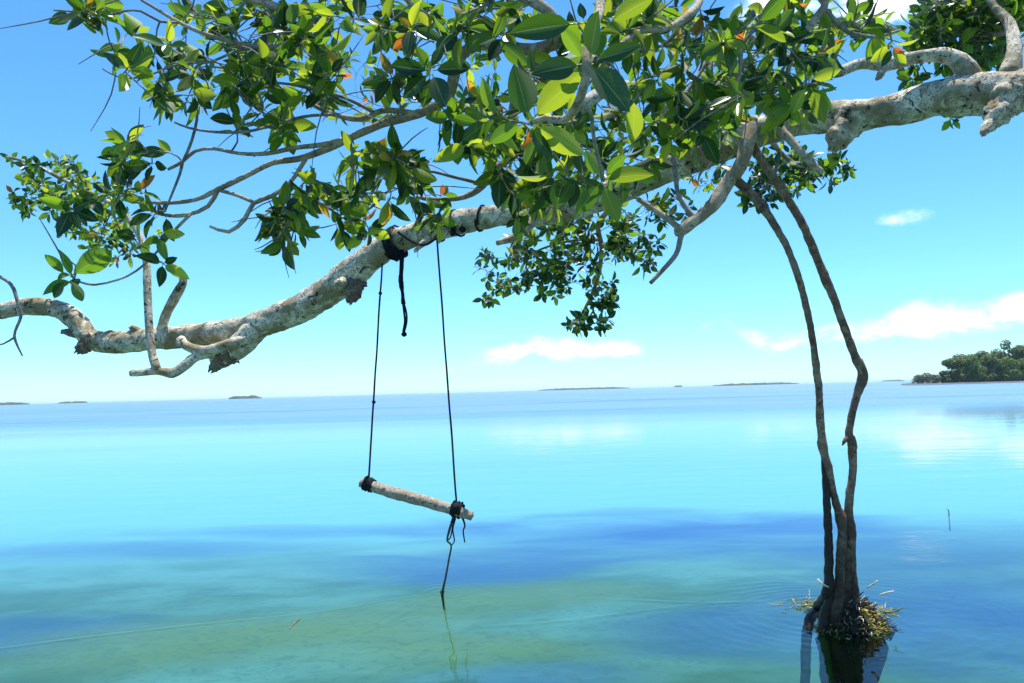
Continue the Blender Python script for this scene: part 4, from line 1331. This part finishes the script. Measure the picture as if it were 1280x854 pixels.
def crown(parent, blobs, n, size, mats, weights, rg):
    acc = Acc()
    for i in range(n):
        c, rx, ry, rz = rg.choices(blobs, weights=[q[1] * q[3] for q in blobs])[0]
        d = Vector((rg.gauss(0, 1), rg.gauss(0, 1), rg.gauss(0, 1))).normalized()
        f = rg.uniform(.55, 1.0) ** .6
        p = c + Vector((d.x * rx, d.y * ry, d.z * rz)) * f
        mi = rg.choices(range(len(mats)), weights=weights)[0]
        nrm = (d + Vector((rg.uniform(-.8, .8), rg.uniform(-.8, .8), rg.uniform(-.3, .9)))).normalized()
        u = nrm.orthogonal().normalized()
        u = (Matrix.Rotation(rg.uniform(0, 6.28), 3, nrm) @ u)
        v = nrm.cross(u)
        s = size * rg.uniform(.6, 1.4)
        acc.add([p - u * s, p - v * s * .55 + nrm * s * .12, p + u * s, p + v * s * .55 + nrm * s * .12], [(0, 1, 2, 3)], [(0, .5), (.5, 0), (1, .5), (.5, 1)], mi, rg.random())
    return acc.build("crown", mats, parent, False, True)


def far_tree(x_px, top_px, wid_px, Y, label, weights, rg, n=3400, name="mangrove_tree"):
    base = P(x_px, 476, Y)
    base.z = 0.35
    h = (476 - top_px) * Y / F_PX
    wd = wid_px * Y / F_PX
    t = empty(name, base)
    tag(t, label, "tree", "mangroves on the headland")
    tr_ = Acc()
    lean = Vector((rg.uniform(-.1, .1), 0, 1))
    tr_.add(*tube_data(catmull([(base + Vector((0, 0, -.9)), .035 * h), (base + lean * h * .3, .025 * h), (base + lean * h * .6, .018 * h), (base + lean * h * .85, .006 * h)], h * .1), 7, .1, .5))
    for k in range(4):
        a = rg.uniform(0, 6.28)
        s = base + lean * h * rg.uniform(.2, .5)
        e = s + Vector((math.cos(a) * wd * .4, math.sin(a) * wd * .4, h * rg.uniform(.15, .35)))
        tr_.add(*tube_data(catmull([(s, .012 * h), ((s + e) / 2 + Vector((0, 0, .03 * h)), .009 * h), (e, .004 * h)], h * .1), 6))
    tr_.build("trunk", M_BRANCH, t)
    bl = []
    for k in range(15):
        a = rg.uniform(0, 6.28)
        f = rg.uniform(.02, .84)
        env = math.sin(math.pi * min(1, .18 + f * .8)) ** .6
        rr = rg.uniform(.22, .36) * wd
        off = Vector((math.cos(a), math.sin(a), 0)) * (wd * .34 * env * rg.uniform(.3, 1.2))
        bl.append((base + Vector((0, 0, f * h)) + off, rr, rr, min(rr * rg.uniform(.55, .8), h * (1 - f) + .02 * h)))
    bl.append((base + Vector((rg.uniform(-.1, .1) * wd, 0, h * .85)), wd * .3, wd * .3, h * .13))
    crown(t, bl, n, .5, [M_FAR1, M_FAR2, M_FAR3], weights, rg)
    return t


for (x_, top, wid, Y, lab, wt) in [
        (1181, 462, 12, 379, "small dark bush at the tip of the mangrove headland beside the dry shrubs", (6, 2, 1)),
        (1190, 446, 24, 384, "dark rounded mangrove at the seaward end of the headland wood", (8, 2, .6)),
        (1203, 440, 26, 392, "greyish topped mangrove behind the front row on the headland", (5, 2, 3)),
        (1216, 441, 26, 382, "green mangrove in the front row on the headland", (4, 5, .4)),
        (1228, 437, 24, 396, "greyish topped mangrove behind the front row on the headland", (5, 2, 3)),
        (1238, 441, 26, 383, "green mangrove in the front row on the headland", (4, 5, .4)),
        (1246, 435, 24, 398, "greyish topped mangrove behind the front row on the headland", (5, 2, 3)),
        (1260, 424, 22, 400, "tallest mangrove rising above the headland wood", (7, 3, 1.2)),
        (1262, 446, 26, 381, "green mangrove in the front row on the headland", (3, 7, .3)),
        (1279, 431, 30, 396, "greyish topped mangrove behind the front row on the headland", (5, 3, 2)),
        (1282, 448, 28, 382, "green mangrove in the front row on the headland", (3, 7, .3)),
        (1308, 436, 34, 388, "green mangrove in the front row on the headland", (4, 5, .4))]:
    far_tree(x_, top, wid, Y, lab, wt, rh)
for (x_, top, wid, lab) in [(1148, 466, 14, "low dry brown shrub at the outermost tip of the headland"), (1160, 464, 16, "dry brown shrub with a bare upright stem at the headland tip"), (1170, 466, 14, "dry brown shrub between its bare neighbour and the small dark bush")]:
    t = far_tree(x_, top, wid, 378, lab, (1, 1, 9), rh, 420, "dry_shrub")
    t["category"] = "shrub"
    t["group"] = "dry shrubs at the headland tip"
    base = origin(t)
    acc = Acc()
    for k in range(9 if x_ != 1160 else 14):
        e = Vector((rh.uniform(-2.2, 2.2), rh.uniform(-1, 1), rh.uniform(3, 5) + (3.0 if x_ == 1160 and k < 2 else 0)))
        acc.add(*tube_data(catmull([(base, .07), (base + e * .5 + Vector((rh.uniform(-.3, .3), 0, 0)), .06), (base + e, .03)], 1), 5))
    acc.build("stem", M_TWIG, t)

# ------------------------------------------------------------------ islets on the horizon
M_ISLET = plain("islet_scrub", (0.05, 0.07, 0.035), .9, .1, .4, .05)


def islet(x0, x1, hpx, Y, label):
    a, c = P(x0, 490, Y), P(x1, 490, Y)
    h = hpx * Y / F_PX
    n = 40
    V, Fc = [], []
    for i in range(n + 1):
        t = i / n
        x_ = a.x + (c.x - a.x) * t
        env = min(1, 5 * t, 5 * (1 - t)) ** .5 if 0 < t < 1 else .1
        hh = h * env * (.8 + .35 * noise.noise(Vector((x_ * .06, Y, 0))) + .2 * noise.noise(Vector((x_ * .2, Y, 2))))
        hh = max(.4, hh)
        wd = 30 * env + 4
        for (yy, zz) in ((-wd, -.6), (-wd * .9, hh * .55), (-wd * .5, hh), (wd * .5, hh * .95), (wd, -.6)):
            V.append((x_, Y + yy, zz))
    for i in range(n):
        for j in range(4):
            q = i * 5 + j
            Fc.append((q, q + 5, q + 6, q + 1))
    o = mk("islet", V, Fc, M_ISLET)
    tag(o, label, "islet", "islets on the horizon")
    return o


islet(-40, 37, 3.6, 2600, "low wooded islet on the horizon under the looping tip of the limb")
islet(77, 87, 2.4, 3000, "tiny short islet on the horizon next to a slightly longer one")
islet(91, 108, 2.4, 3000, "small islet on the horizon just beside the tiniest islet")
islet(286, 327, 4.0, 2600, "short wooded islet standing alone on the horizon below the forked limb")
islet(672, 789, 2.6, 4200, "longest thin islet strip on the horizon below the hanging leaf cluster")
islet(843, 853, 2.2, 4200, "tiny islet on the horizon between the two long strips")
islet(890, 999, 3.0, 3600, "long thin islet strip on the horizon next to the prop roots")
islet(1103, 1131, 1.8, 5000, "faint low islet on the horizon between the prop roots and the headland")

# ------------------------------------------------------------------ haze
hz_half, hz_top, hz_bot = 14500.0, 24.0, BED_Z - 1.0
V = [(sx * hz_half, sy * hz_half, z) for z in (hz_bot, hz_top) for sy in (-1, 1) for sx in (-1, 1)]
Fc = [(0, 2, 3, 1), (4, 5, 7, 6), (0, 1, 5, 4), (2, 6, 7, 3), (0, 4, 6, 2), (1, 3, 7, 5)]
mt, k, out = mat("sea_haze")
pv = k.n("ShaderNodeVolumePrincipled")
pv.inputs["Color"].default_value = (0.75, 0.92, 1.0, 1)
pv.inputs["Density"].default_value = 0.00008
pv.inputs["Anisotropy"].default_value = 0.1
k.lk(pv.outputs[0], out.inputs["Volume"])
hz = mk("haze", V, Fc, mt, None, False)
hz["kind"] = "stuff"
